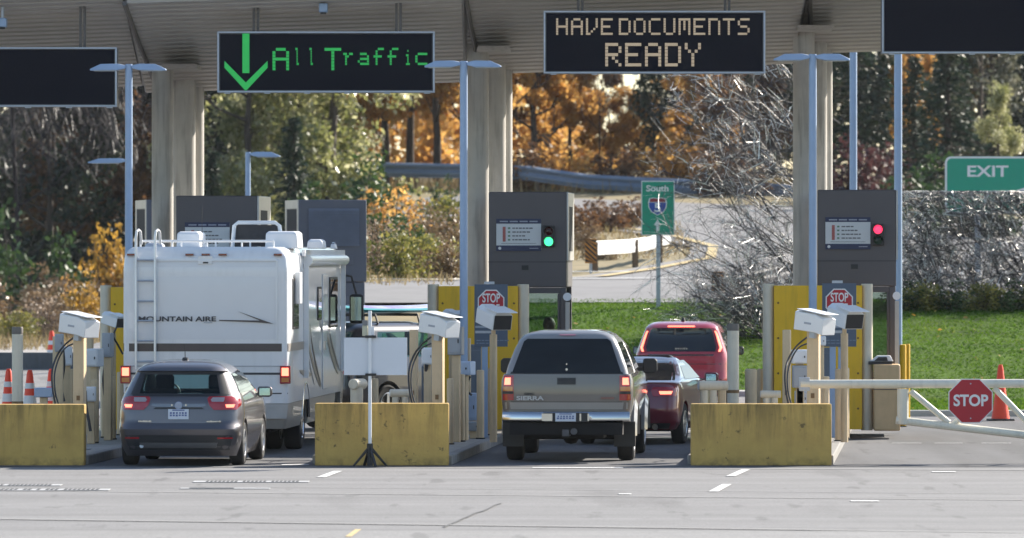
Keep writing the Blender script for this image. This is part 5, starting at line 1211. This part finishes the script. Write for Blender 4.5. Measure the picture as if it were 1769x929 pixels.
for (y0, z0, y1, z1, w_, m) in ((2.9, 2.0, 5.4, .95, .13, SW1), (3.6, 2.0, 5.6, .95, .08, BR), (5.2, 2.1, 6.6, 1.7, .10, SW2), (6.2, 2.05, 8.6, 1.1, .14, SW1), (6.8, 2.0, 8.9, 1.15, .07, BR), (1.9, 1.28, 3.9, 1.18, .09, SW1), (3.1, 1.75, 4.4, 1.0, .07, SW2)):
    P = [(y0 + (y1-y0)*k/8, z0 + (z1-z0)*(k/8)**.7) for k in range(9)]; MB().prism([(a, c + w_*.5*math.sin(math.pi*i/8)**.6 + .005) for i, (a, c) in enumerate(P)] + [(a, c - w_*.5*math.sin(math.pi*i/8)**.6 - .005) for i, (a, c) in reversed(list(enumerate(P)))], sdx + .003 + .0007*y0, sdx + .006 + .0007*y0, 'yz').build('swoosh_graphic', m, rv, smooth=0)
for s in (-1, 1):
    for yy in (3.0, 8.6):
        wheel(rv, s*1.10, yy, .46, .28, CHROME)
        if yy < 4: wheel(rv, s*.76, yy, .46, .28)
    b = MB(); pts = [(yy_, zz_) for yy_, zz_ in [(3.0 + .57*math.cos(a), .5 + .57*math.sin(a)) for a in [math.pi*k/12 for k in range(13)]]]
    b.tube([(s*(W - .02), a, c) for a, c in pts], .03); b.build('arch_trim', CHROME, rv)
MB().box(-1.0, 1.0, .35, 9.4, .34, .6).build('chassis', UNDER, rv)
b = MB(); b.box(-.06, .06, .02, .6, .36, .46); b.cyl((-.4, 1.0, .38), (.4, 1.0, .38), .1); b.cyl((.55, .2, .42), (.55, .6, .42), .045); b.build('tow_hitch', mat('hitch_steel', (.10, .10, .11), .5, metal=.5), rv)
for s in (-1, 1):
    o = MB().box(min(s*1.42, s*1.66), max(s*1.42, s*1.66), 9.35, 9.5, 1.95, 2.45).build('mirror', BLACKP, rv, bevel=.05, seg=3); MB().box(min(s*1.45, s*1.63), max(s*1.45, s*1.63), 9.335, 9.349, 2.0, 2.4).build('mirror_glass', mat('mirror_glass', (.35, .5, .52), .05, metal=.9), o); MB().tube([(s*1.2, 9.45, 2.8), (s*1.45, 9.45, 2.75), (s*1.54, 9.43, 2.44)], .02).build('mirror_arm', BLACKP, o)
# ---------------------------------------------------------------- vegetation
L_OR = lm('autumn_orange_leaf', [(.15, .09, .04), (.34, .18, .055), (.54, .29, .075), (.66, .43, .14), (.52, .40, .18)], .66)
L_BZ = lm('bronze_leaf', [(.05, .035, .025), (.12, .065, .035), (.22, .11, .045), (.17, .13, .05)], .35)
L_PO = lm('poplar_leaf', [(.08, .10, .025), (.18, .20, .06), (.34, .34, .14), (.56, .54, .34), (.78, .75, .62)], .55, .3, .8)
L_DK = lm('dark_green_leaf', [(.008, .014, .010), (.014, .026, .016), (.028, .046, .022), (.05, .065, .025)], .2)
L_FIR = lm('fir_needle', [(.010, .022, .015), (.018, .038, .024), (.035, .06, .03), (.055, .08, .032)], .2)
L_GG = lm('grey_green_leaf', [(.035, .042, .032), (.08, .09, .06), (.16, .16, .11), (.3, .29, .22)], .3)
L_YG = lm('yellow_green_leaf', [(.06, .075, .02), (.15, .16, .035), (.32, .28, .07), (.44, .37, .14)], .4)
L_YO = lm('golden_leaf', [(.10, .08, .02), (.30, .18, .03), (.50, .28, .04), (.5, .4, .2)], .45)
L_GR = lm('shrub_green_leaf', [(.02, .04, .015), (.04, .08, .02), (.07, .12, .035)], .3)
L_BR = lm('brown_stem_leaf', [(.08, .055, .03), (.18, .115, .06), (.28, .19, .10), (.42, .31, .18)], .25)
L_RD = lm('maroon_leaf', [(.03, .014, .014), (.08, .03, .03), (.14, .055, .045)], .35)
L_PK = lm('pale_seed_leaf', [(.14, .10, .06), (.34, .24, .16), (.6, .5, .42)], .35)
L_PU = lm('purple_twig', [(.018, .013, .018), (.035, .025, .032), (.055, .04, .045)], .1)
BARK = mat('bark', (.07, .055, .045), .9, var=.3, scale=4, bump=.4)
def leafcloud(seed, clumps, n, size, flat=.0, jit=1.):
    r = random.Random(seed); vs = []; fs = []
    tot = sum(c[3] for c in clumps)
    for cx, cy, cz, rad in clumps:
        for _ in range(max(3, int(n*rad/tot))):
            v = Vector((r.gauss(0, 1), r.gauss(0, 1), r.gauss(0, 1))).normalized() * rad * (r.random()**.45)
            p = Vector((cx, cy, cz)) + Vector((v.x, v.y, v.z*.8))
            s = size*r.uniform(.55, 1.35); a = Vector((r.gauss(0, 1), r.gauss(0, 1), r.gauss(0, 1)*(1 - flat))).normalized(); u = a.orthogonal().normalized(); w = a.cross(u)
            th = r.uniform(0, 6.28); u, w = u*math.cos(th) + w*math.sin(th), w*math.cos(th) - u*math.sin(th); o = len(vs)
            vs += [p - u*s, p - w*s*.55 + u*s*.1, p + u*s, p + w*s*.55]; fs.append((o, o+1, o+2, o+3))
    m = MB(); m.v = [tuple(v) for v in vs]; m.f = fs; return m
def limbs(seed, h, w, r0, n=9, lo=.25, hi=.95, up=.6):
    r = random.Random(seed); b = MB(); tips = []
    spine = [(0, 0, -.2)] + [(r.uniform(-.04, .04)*h*k/5, r.uniform(-.04, .04)*h*k/5, h*k/5) for k in range(1, 6)]
    b.tube(spine, [r0*(1 - .85*k/5) for k in range(6)], 8)
    for k in range(n):
        u = lo + (hi - lo)*k/n; i = min(4, int(u*5)); f = u*5 - i; p = Vector(spine[i]).lerp(Vector(spine[i+1]), f); a = r.uniform(0, 6.28); l = w*.5*(1 - .45*u)*r.uniform(.7, 1.1)
        q = p + Vector((math.cos(a)*l*.5, math.sin(a)*l*.5, l*.3*up)); e = p + Vector((math.cos(a)*l, math.sin(a)*l, l*.9*up)); rr = r0*(1 - .8*u)*.5
        b.tube([p, q, e], [rr, rr*.6, rr*.2], 6); tips.append(e)
        for _ in range(2):
            e2 = e + Vector((r.uniform(-.3, .3)*l, r.uniform(-.3, .3)*l, r.uniform(.1, .5)*l)); b.tube([q, q.lerp(e2, .6), e2], [rr*.5, rr*.3, rr*.1], 5); tips.append(e2)
    return b, tips, spine
PROTO = {}
def broadleaf(key, seed, leaf, h=10, w=7, n=10000, size=.15, lo=.2, clump=.95, gaps=1.):
    def make(root):
        b, tips, spine = limbs(seed, h*.92, w, h*.018 + .04, 11, lo); b.build('trunk', BARK, root, smooth=60)
        r = random.Random(seed + 1); cl = [(p.x, p.y, p.z, clump*r.uniform(.55, 1.15)) for p in tips]
        for _ in range(int(16*gaps)):
            u = r.uniform(lo + .08, 1); rr = w*.5*math.sin(math.pi*min(.95, .18 + .75*u))**.7; a = r.uniform(0, 6.28); q = r.uniform(.35, 1)
            cl.append((rr*q*math.cos(a), rr*q*math.sin(a), h*u*.97, clump*r.uniform(.5, 1.1)))
        leafcloud(seed + 2, cl, n, size).build('crown', leaf, root, smooth=0)
    PROTO[key] = [make, None]
def conifer(key, seed, leaf, h=10, w=4.5, n=5200, size=.15):
    def make(root):
        b = MB().tube([(0, 0, -.2), (.05, 0, h*.5), (0, .02, h)], [h*.018 + .03, h*.012, .01], 8); r = random.Random(seed); vs = MB(); per = 9; lev = int(h*2.2)
        for k in range(lev):
            u = k/lev; z = h*(.08 + .9*u); L = w*.5*(1 - u)**.85*r.uniform(.75, 1.15) + .12
            for i in range(per):
                a = r.uniform(0, 6.28); l = L*r.uniform(.6, 1.1); e = Vector((math.cos(a)*l, math.sin(a)*l, z - l*.28 + r.uniform(-.1, .1)))
                b.tube([(0, 0, z), (e.x*.5, e.y*.5, z - l*.08), e], [.03*(1-u) + .01, .015, .004], 4)
                for _ in range(max(3, int(n/(lev*per)))):
                    t = r.random()**.7; p = Vector((e.x*t, e.y*t, z - l*.28*t*t)) + Vector((r.gauss(0, .1), r.gauss(0, .1), r.gauss(-.05, .09)))*(1 + l*.25)
                    s = size*r.uniform(.6, 1.3); d1 = Vector((math.cos(a) + r.gauss(0, .5), math.sin(a) + r.gauss(0, .5), r.gauss(-.25, .35))).normalized()*s; d2 = d1.cross(Vector((r.gauss(0, 1), r.gauss(0, 1), r.gauss(0, 1)))).normalized()*s*.4; o = len(vs.v)
                    vs.v += [tuple(p - d1), tuple(p - d2), tuple(p + d1), tuple(p + d2)]; vs.f.append((o, o+1, o+2, o+3))
        b.build('trunk', BARK, root, smooth=60); vs.build('crown', leaf, root, smooth=0)
    PROTO[key] = [make, None]
def bare(key, seed, leaf, h=10, w=6, n=6000):
    def make(root):
        b, tips, spine = limbs(seed, h, w, .075, 14, .12, .95, 1.1); b.build('trunk', mat('dark_bark', (.03, .024, .026), .95), root, smooth=60); r = random.Random(seed + 5); m = MB()
        for _ in range(n):
            p = r.choice(tips) + Vector((r.gauss(0, .5), r.gauss(0, .5), r.gauss(0, .7))); e = p + Vector((r.gauss(0, .25), r.gauss(0, .25), r.uniform(.1, .8))); m.tube([p, e], [.012, .004], 3)
        m.build('crown', leaf, root, smooth=0)
    PROTO[key] = [make, None]
def bush(key, seed, leaf, h=2, w=2.4, n=1500, size=.085, up=False):
    def make(root):
        r = random.Random(seed); b = MB(); cl = []
        for _ in range(14):
            a = r.uniform(0, 6.28); l = w*.5*r.uniform(.1, .95); z = h*r.uniform(.45, .95)*(1 - .35*(l/(w*.5))**2); e = Vector((math.cos(a)*l, math.sin(a)*l, z)); b.tube([(e.x*.1, e.y*.1, -.1), (e.x*.5, e.y*.5, z*.6), e], [.025, .018, .006], 5)
            cl += [(e.x, e.y, e.z, w*.17*r.uniform(.6, 1.2)), (e.x*.8, e.y*.8, e.z*.55, w*.18*r.uniform(.6, 1.2)), (e.x*.9, e.y*.9, e.z*.22, w*.15)]
        b.build('stems', BARK, root, smooth=60).name = 'stem'; leafcloud(seed + 1, cl, n, size).build('foliage', leaf, root, smooth=0)
    PROTO[key] = [make, None]
broadleaf('or1', 11, L_OR); broadleaf('or2', 12, L_OR, w=6, clump=.8); broadleaf('bz1', 13, L_BZ); broadleaf('po1', 14, L_PO, w=5.5, n=11000, size=.105, lo=.1); broadleaf('po2', 15, L_PO, w=5, n=11000, size=.105, lo=.1)
broadleaf('dk1', 16, L_DK, w=6.5, n=6500, lo=.08, clump=1.15); broadleaf('dk2', 17, L_DK, w=6, n=6500, lo=.06, clump=1.15); broadleaf('gg1', 18, L_GG, w=5, n=4200, size=.13, lo=.15)
conifer('fir1', 21, L_FIR); conifer('fir2', 22, L_FIR, w=5.2); conifer('dfir', 23, L_DK, w=5.5, n=6500); bare('bare1', 24, L_PU); bare('bare2', 25, lm('dark_twig', [(.02, .016, .014), (.05, .04, .03)], .1), n=900)
bush('yg', 31, L_YG); bush('yo', 32, L_YO); bush('gr', 33, L_GR); bush('br', 34, L_BR, n=1700, size=.07); bush('rd', 35, L_RD); bush('pk', 36, L_PK, size=.055); bush('br2', 37, L_BR, w=3, n=1900, size=.06); bush('bz', 38, L_BZ); bush('orb', 39, L_OR)
BASEH = {'bush': 2.0}
def plant(name, cat, key, px, d, h, label, group, wk=1., dz=0, hb=10.):
    x = PX(px, d); s = h/hb; P = PROTO[key]
    if P[1] is None:
        root = thing(name, label, cat, (0, 0, 0), 0, group); P[0](root); P[1] = root
    else: root = copy_tree(P[1]); root.name = name; tag(root, label, cat, group)
    root.location = (x, d, H(x, d) + dz); root.scale = (s*wk, s*wk, s); root.rotation_euler = (0, 0, (px*1.37) % 6.28); return root
TG = 'trees beyond the lanes'
def tr(key, px, d, h, label, wk=1., name='autumn_tree'): plant(name, 'tree', key, px, d, h, label, TG, wk)
tr('bare1', 18, 262, 15, 'bare purplish tree at the far left below the blank sign', 1.1, 'bare_tree')
tr('dfir', 72, 288, 18, 'dark evergreen at the left, next to the bare purplish tree', 1., 'evergreen_tree')
tr('dk1', 130, 293, 17, 'dark evergreen behind the left lamp post', .9, 'evergreen_tree')
tr('dfir', 178, 298, 19, 'dark evergreen behind the left column', 1., 'evergreen_tree')
tr('dk2', 240, 300, 17, 'dark evergreen right of the left column', .9, 'evergreen_tree')
tr('bz1', 102, 276, 10, 'bronze brown tree in front of the dark evergreens at the left', .85)
tr('bz1', 140, 280, 8, 'smaller bronze tree beside the left lamp post', .9)
tr('dk2', 55, 270, 10, 'low dark tree under the bronze leaves at the left', 1., 'evergreen_tree')
tr('po1', 292, 272, 13.5, 'pale green poplar below the arrow of the green sign', .95, 'poplar_tree')
tr('po2', 385, 274, 14, 'pale green poplar below the words of the green sign', 1.05, 'poplar_tree')
tr('po1', 340, 282, 15, 'pale green poplar between the two larger ones under the green sign', .8, 'poplar_tree')
tr('fir1', 344, 252, 7.6, 'young dark green conifer in front of the poplars', .95, 'conifer_tree')
tr('fir2', 250, 262, 7, 'dark green conifer behind the short single headed lamp post', .9, 'conifer_tree')
tr('or1', 452, 292, 11.5, 'orange autumn tree just right of the poplars', .85)
tr('or2', 512, 289, 10.5, 'orange autumn tree left of the middle lamp post', .9)
tr('bz1', 480, 300, 12, 'bronze tree behind the orange ones left of the middle lamp post', .8)
tr('or1', 570, 296, 11, 'orange autumn tree hidden by the middle columns', .8)
tr('or2', 626, 288, 9.2, 'orange autumn tree just right of the middle columns', .95)
tr('or1', 668, 292, 5.6, 'orange autumn tree below the left part of the amber sign', .95)
tr('or2', 716, 294, 3.7, 'low orange tree below the gap of bright sky', 1.2)
tr('bare2', 703, 287, 7.5, 'dark bare tree against the gap of bright sky', .7, 'bare_tree')
tr('or1', 757, 290, 3.9, 'low orange tree left of the green route sign', 1.2)
tr('gg1', 735, 305, 3.6, 'grey green tree top at the gap of bright sky', 1.2)
tr('bz1', 632, 300, 8, 'bronze tree behind the orange ones under the amber sign', 1.)
tr('dk1', 794, 286, 8.6, 'dark evergreen at the right end of the amber sign', .62, 'evergreen_tree')
tr('or2', 822, 282, 5.6, 'orange tree seen past the bare shrub', 1.1)
tr('dk2', 850, 296, 10.5, 'dark evergreen behind the bare shrub', .9, 'evergreen_tree')
tr('dfir', 905, 298, 12, 'dark evergreen left of the right column', .9, 'evergreen_tree')
tr('bz1', 870, 280, 5, 'bronze tree low behind the bare shrub', 1.2)
tr('fir2', 1003, 282, 10.5, 'tall evergreen between the two blue grey poles', 1., 'conifer_tree')
tr('dk1', 975, 292, 11, 'dark evergreen right of the right column', .8, 'evergreen_tree')
tr('or1', 1069, 290, 7.4, 'orange tree right of the blue grey pole above the booth', .45)
tr('gg1', 1085, 297, 9.5, 'grey green tree below the left end of the right blank sign', .8)
tr('fir1', 1112, 268, 7.6, 'dark conifer above the exit sign', 1.2, 'conifer_tree')
tr('fir2', 1072, 270, 6, 'dark conifer left of the exit sign', 1.1, 'conifer_tree')
tr('gg1', 1150, 282, 8.4, 'grey green tree behind the exit sign', .9)
tr('po2', 1172, 262, 5, 'pale leafed tree at the top right of the exit sign', .75, 'poplar_tree')
tr('dfir', 1205, 288, 11, 'dark evergreen at the right edge', .95, 'evergreen_tree')
tr('dk2', 1160, 300, 10, 'dark evergreen behind the grey green tree at the right', .8, 'evergreen_tree')
SG = 'shrubs on the rough ground beyond the lanes'
def sh(key, px, d, h, label, wk=1.): plant('shrub', 'shrub', key, px, d, h, label, SG, wk, 0, 2.)
sh('gr', 14, 246, 4.6, 'green shrub at the far left edge', .85); sh('gr', 58, 244, 3.6, 'green shrub right of the one at the far left edge', .9)
sh('yo', 124, 236, 4.3, 'golden orange shrub left of the motorhome roof', .62); sh('yo', 100, 228, 2.2, 'low golden shrub left of the motorhome', .8); sh('orb', 112, 240, 2.8, 'orange shrub behind the low golden one', .8)
sh('br', 30, 234, 2.6, 'brown brush above the tall cream bollard at the left', 1.2); sh('br2', 76, 231, 2.3, 'brown brush behind the left white camera', 1.1); sh('pk', 52, 227, 1.7, 'pale flecked brush above the cones', 1.1); sh('br', 5, 228, 2.0, 'brown brush at the very left edge', 1.2)
sh('br', 140, 230, 2.4, 'brown brush touching the motorhome edge', 1.); sh('yg', 25, 224, 1.2, 'low yellow green brush near the path at the left', 1.5); sh('br2', 95, 224, 1.3, 'low brown brush near the path at the left', 1.3); sh('gr', 90, 236, 2.2, 'dark green shrub between the brown and golden ones', 1.)
sh('yg', 468, 174, 1.5, 'yellow green shrub right of the louvred booth', 1.05); sh('yg', 505, 178, 1.35, 'second yellow green shrub, left of the middle lamp post', 1.1); sh('br', 528, 176, 1.2, 'brown brush beside the middle lamp post', 1.2)
sh('pk', 440, 186, 1.7, 'pale pink flecked shrub beside the louvred booth', .9); sh('orb', 462, 215, 2.2, 'orange brown shrub below the guard rail', 1.); sh('gr', 440, 205, 2.2, 'green shrub at the corner of the louvred booth', 1.); sh('br2', 500, 212, 1.7, 'brown brush below the guard rail', 1.2); sh('yg', 528, 222, 1.7, 'olive shrub below the guard rail by the lamp post', 1.2); sh('gr', 478, 196, 1.5, 'green shrub in the middle of the brush', 1.1)
sh('gr', 522, 250, 1.5, 'pale green shrub growing through the guard rail', .7); sh('gr', 420, 240, 3, 'green shrub below the poplars', 1.2); sh('br', 545, 200, 1.6, 'brown brush behind the middle lamp post', 1.2)
sh('rd', 1005, 256, 3.0, 'maroon shrub between the two blue grey poles', .95); sh('rd', 1035, 258, 2.6, 'maroon shrub left of the pole above the booth', .9); sh('gr', 1085, 240, 2.6, 'dark green shrub left of the exit sign post', 1.2); sh('gr', 1140, 225, 2.4, 'dark green shrub behind the exit sign', 1.6)
sh('bz', 705, 232, 1.3, 'dark shrub in the infield behind the white guard rail', 1.6); sh('bz', 742, 236, 1.2, 'second dark shrub in the infield, by the route sign', 1.5); sh('bz', 672, 228, 1.3, 'dark shrub in the infield next to the green lit booth', 1.5); sh('br', 700, 205, .7, 'dry tuft by the end of the white guard rail', 1.6); sh('br', 680, 214, .9, 'dry brush in the infield', 1.8)
sh('orb', 790, 278, 2.6, 'orange shrub above the guard rail near the route sign', 1.2); sh('bz', 615, 276, 2.2, 'bronze shrub above the guard rail by the striped marker', 1.3); sh('orb', 660, 277, 2.2, 'orange shrub above the guard rail right of the striped marker', 1.2); sh('bz', 730, 277, 2., 'bronze shrub above the guard rail', 1.3); sh('bz', 850, 272, 2.4, 'bronze shrub behind the bare twigs', 1.4)

for k, px in enumerate((1062, 1088, 1118, 1150, 1182, 1215)): sh('yg' if k % 2 else 'gr', px, 156.2, .75, ('olive weeds', 'green weeds', 'olive weeds', 'green weeds', 'olive weeds', 'green weeds')[k] + ' under the twiggy hedge, ' + ('by the booth', 'second from the booth', 'below the exit sign left edge', 'below the exit lettering', 'below the exit arrow', 'at the right edge')[k], 1.5)
# a far wood closing the view (nobody could count it)
r = random.Random(77); cl = []
for _ in range(520):
    px = r.uniform(-120, 1330); d = r.uniform(322, 350); x = PX(px, d); g = H(x, d)
    top = 16.5 if px < 630 else (7.2 if px < 775 else 15.5)
    if 775 <= px < 800 or 630 <= px < 680: top = 9.5
    if 1040 < px < 1110: top = 12.5
    cl.append((x, d, r.uniform(g + .3, top), r.uniform(.9, 1.7)))
cl += [(PX(px, 352), 352, H(PX(px, 352), 352) + z_h, 1.9) for px in range(-140, 640, 26) for z_h in (2, 5, 8)] + [(PX(px, 352), 352, H(PX(px, 352), 352) + z_h, 1.9) for px in range(800, 1340, 26) for z_h in (2, 5)]
cl = [c for c in cl if c[2] > 0]
c2 = [c for c in cl if 420*1 < (c[0]*FOC/c[1] + 884.5)/1.47417 < 900]; cl = [c for c in cl if c not in c2]
stuff(leafcloud(79, c2, 22000, .26).build('autumn_woods', L_OR, smooth=0))
FW = lm('far_wood_leaf', [(.012, .016, .012), (.025, .032, .020), (.06, .05, .025), (.13, .075, .025)], .3)
stuff(leafcloud(78, cl, 34000, .26).build('far_woods', FW, smooth=0))

# fallen leaves on the lawn
r = random.Random(19); b = MB()
for _ in range(260):
    x, y = r.uniform(1, 33), 129 + 30*r.random()
    if y < 142 and x < 6.2: continue
    z = H(x, y) + r.uniform(.07, .10); s = r.uniform(.03, .07); a = r.uniform(0, 3.14); u = Vector((math.cos(a), math.sin(a), r.uniform(-.5, .5)))*s; w = Vector((-math.sin(a), math.cos(a), r.uniform(.2, .9)))*s; p = Vector((x, y, z)); b.add([p - u, p - w*.6, p + u, p + w*.6], [(0, 1, 2, 3)])
stuff(b.build('fallen_leaves', L_YO, smooth=0))
# dry grass on the rough ground
r = random.Random(9); b = MB()
for (x0, x1, y0, y1, n, h0, h1) in ((-22, -8, 212, 262, 9000, .15, .6), (-8, 2, 166, 245, 5200, .12, .4), (-1, 6, 206, 247, 2600, .1, .35), (2, 24, 157, 161, 2600, .1, .4), (-12, 14, 274, 284, 4000, .2, .7)):
    for _ in range(n):
        x, y = r.uniform(x0, x1), r.uniform(y0, y1)
        if y < 205 and x > -1.5 + 0*(y): continue
        z = H(x, y); h = r.uniform(h0, h1); a = r.uniform(0, 3.14); w = .03; b.add([(x - w*math.cos(a), y - w*math.sin(a), z), (x + w*math.cos(a), y + w*math.sin(a), z), (x + r.uniform(-.2, .2), y + r.uniform(-.2, .2), z + h)], [(0, 1, 2)])
stuff(b.build('dry_grass', lm('dry_grass_blade', [(.12, .085, .035), (.24, .17, .08), (.36, .28, .15), (.16, .16, .05)], .35), smooth=0))

# bare glinting shrubs between the lawn and the ramp
TW = mat('twig_dark', (.045, .04, .048), .45, var=.3, scale=8); TWP = mat('twig_glint', (.97, .96, .93), .3, metal=.3, var=.08, scale=8, spec=1.); TWM = mat('twig_grey', (.055, .046, .046), .45, var=.25, scale=8)  # sun glints are put in as near-white twig colour
def twiggy(name, cat, label, px0, px1, d, top, canes, seed, lean, start, dep=1.4, pale=.12, cut=False, spread=.5):
    """canes that arch from the ground and fork into ever finer twigs"""
    x0, x1 = PX(px0, d), PX(px1, d); cx = (x0+x1)/2; g = H(cx, d); hh = top - g; root = thing(name, label, cat, (cx, d, g), 0); r = random.Random(seed); D, P, G, S = MB(), MB(), MB(), MB()
    def grow(p, dv, L, rad, lev):
        q = p + dv*L*.5; dv = (dv + Vector((r.gauss(0, .10), r.gauss(0, .12), r.gauss(-.05, .10)))).normalized(); e = q + dv*L*.5
        if cut and e.z > hh: e.z = hh - r.uniform(0, .05); q.z = min(q.z, hh - .01)
        if max(p.x, e.x) > x1 - cx + .3 or min(p.x, e.x) < x0 - cx - .3 or e.z < 0: return
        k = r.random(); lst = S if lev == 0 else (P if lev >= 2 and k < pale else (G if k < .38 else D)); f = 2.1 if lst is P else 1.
        lst.tube([p, q, e], [rad*f, rad*.8*f, rad*.45*f], 5 if lst in (S, P) else 3)
        if lev >= 4: return
        for c in range((5, 4, 3, 2)[lev] if lev < 4 else 0):
            u = r.uniform(.25, 1); a = p.lerp(q, u*2) if u < .5 else q.lerp(e, u*2 - 1)
            nd = (dv + Vector((r.gauss(0, spread), r.gauss(0, .5), r.gauss(0, spread)))).normalized(); grow(a, nd, L*r.uniform(.42, .72), rad*.52, lev + 1)
    for _ in range(canes):
        u, v = start(r); p = Vector((x0 - cx + (x1-x0)*u, r.uniform(-dep, dep)*.5, hh*v if v > .02 else -.05)); a = R(r.gauss(*lean)); grow(p, Vector((math.cos(a), r.gauss(0, .25), math.sin(a))).normalized(), r.uniform(.9, 1.5)*(hh/4)**.5, .016, 0)
    S.build('stem', TWM, root, smooth=60); D.build('twig', TW, root, smooth=60); P.build('glint_twig', TWP, root, smooth=60); G.build('grey_twig', TWM, root, smooth=60)
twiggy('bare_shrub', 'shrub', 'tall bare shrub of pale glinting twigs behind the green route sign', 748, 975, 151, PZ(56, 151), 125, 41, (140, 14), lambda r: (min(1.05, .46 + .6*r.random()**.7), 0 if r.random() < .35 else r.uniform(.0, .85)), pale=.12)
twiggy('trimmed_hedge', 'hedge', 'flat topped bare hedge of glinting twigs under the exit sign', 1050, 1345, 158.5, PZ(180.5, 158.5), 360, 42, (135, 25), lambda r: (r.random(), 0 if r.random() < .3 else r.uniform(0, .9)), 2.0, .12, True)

# ---------------------------------------------------------------- the officer in the middle booth
def person():
    d = 114.85; px = 644; x = PX(px, d); base = .151
    t = thing('person', 'person in dark clothing standing behind the window of the green lit booth', 'person', (x, d, base), 150); t.scale = (1.05, 1.05, 1.05)
    SK = mat('skin', (.42, .26, .18), .5, var=.05); CL = mat('dark_uniform', (.02, .024, .035), .8); HR = mat('dark_hair', (.03, .022, .018), .6)
    J = {'pel': (0, 0, .95, .15), 'chest': (0, 0, 1.32, .165), 'neck': (0, .01, 1.50, .06), 'head0': (0, .0, 1.58, .075), 'head1': (0, -.005, 1.70, .092), 'head2': (0, .0, 1.77, .06)}
    for s, nme in ((-1, 'l'), (1, 'r')):
        J.update({nme + 'sh': (s*.18, 0, 1.41, .065), nme + 'el': (s*.25, -.02, 1.12, .048), nme + 'wr': (s*.19, -.24, 1.04, .032), nme + 'ha': (s*.17, -.33, 1.05, .03), nme + 'hip': (s*.09, 0, .88, .10), nme + 'kn': (s*.10, 0, .48, .068), nme + 'an': (s*.10, .02, .09, .045), nme + 'to': (s*.11, -.14, .04, .04)})
    E_ = [('pel', 'chest'), ('chest', 'neck'), ('neck', 'head0'), ('head0', 'head1'), ('head1', 'head2')]
    for nme in 'lr': E_ += [('chest', nme + 'sh'), (nme + 'sh', nme + 'el'), (nme + 'el', nme + 'wr'), (nme + 'wr', nme + 'ha'), ('pel', nme + 'hip'), (nme + 'hip', nme + 'kn'), (nme + 'kn', nme + 'an'), (nme + 'an', nme + 'to')]
    K = list(J)
    for s, nme in ((-1, 'l'), (1, 'r')):
        for f in range(4): K.append(nme + f'f{f}'); J[nme + f'f{f}'] = (s*(.17 + (f - 1.5)*.018), -.40 + .008*abs(f - 1.2), 1.03, .0085); E_.append((nme + 'ha', nme + f'f{f}'))
        K.append(nme + 'th'); J[nme + 'th'] = (s*.135, -.34, 1.06, .009); E_.append((nme + 'ha', nme + 'th'))
    me = bpy.data.meshes.new('body'); me.from_pydata([J[k][:3] for k in K], [(K.index(a), K.index(b)) for a, b in E_], [])
    o = bpy.data.objects.new('body', me); COL.objects.link(o); sk = o.modifiers.new('skin', 'SKIN'); me.skin_vertices if me.skin_vertices else None
    bm = bmesh.new(); bm.from_mesh(me); lay = bm.verts.layers.skin.verify()
    for v, k in zip(bm.verts, K): v[lay].radius = (J[k][3], J[k][3]*.85); v[lay].use_root = (k == 'pel')
    bm.to_mesh(me); bm.free(); o.modifiers.new('sub', 'SUBSURF').levels = 2; o.modifiers['sub'].render_levels = 2
    bpy.context.view_layer.update(); m2 = bpy.data.meshes.new_from_object(o.evaluated_get(bpy.context.evaluated_depsgraph_get())); o.modifiers.clear(); o.data = m2; o.name = 'body'
    m2.materials.clear(); m2.materials.append(SK); m2.materials.append(CL); m2.shade_smooth(); o.parent = t
    for p in m2.polygons:
        c = p.center; p.material_index = 0 if (c.z > 1.49 or c.y < -.25 and c.z > .9) else 1
    MB().lathe([(.001, 1.815), (.05, 1.805), (.085, 1.77), (.10, 1.71), (.098, 1.66), (.085, 1.62)], (0, .018, 0), n=24).build('hair', HR, t, smooth=80)
    f = MB().lathe([(.002, 1.60), (.05, 1.60), (.076, 1.645), (.08, 1.70), (.074, 1.74), (.03, 1.775)], (0, -.028, 0), n=24).build('face', SK, t, smooth=80)
    MB().rings([[(-.012, -.10, 1.665), (.012, -.10, 1.665), (.006, -.105, 1.705), (-.006, -.105, 1.705)], [(-.014, -.128, 1.662), (.014, -.128, 1.662), (.004, -.115, 1.705), (-.004, -.115, 1.705)]]).build('nose', SK, f, smooth=60)
    MB().box(-.024, .024, -.106, -.098, 1.634, 1.642).build('mouth', mat('lip', (.3, .12, .10), .5), f)
    for s in (-1, 1): MB().lathe([(.001, -.104), (.010, -.103), (.014, -.095)], (s*.030, 0, 1.70), 'y', 12).build('eye', BLACKP, f); MB().lathe([(.004, -.01), (.022, 0), (.004, .012)], (s*.088, .012, 1.685), 'x', 12).build('ear', SK, t)
person()

# ---------------------------------------------------------------- the air
hz = MB().box(-1100, 1200, -400, 1800, -2, 48).build('haze', mat('air', (.5, .5, .5)), smooth=0)
m = bpy.data.materials.new('haze_air'); m.use_nodes = True; t = m.node_tree; t.nodes.remove(t.nodes['Principled BSDF'])
pv = t.nodes.new('ShaderNodeVolumePrincipled'); pv.inputs['Color'].default_value = (.86, .90, .97, 1); pv.inputs['Density'].default_value = .00005; pv.inputs['Anisotropy'].default_value = .3
t.links.new(pv.outputs[0], t.nodes['Material Output'].inputs['Volume']); hz.data.materials[0] = m; stuff(hz)
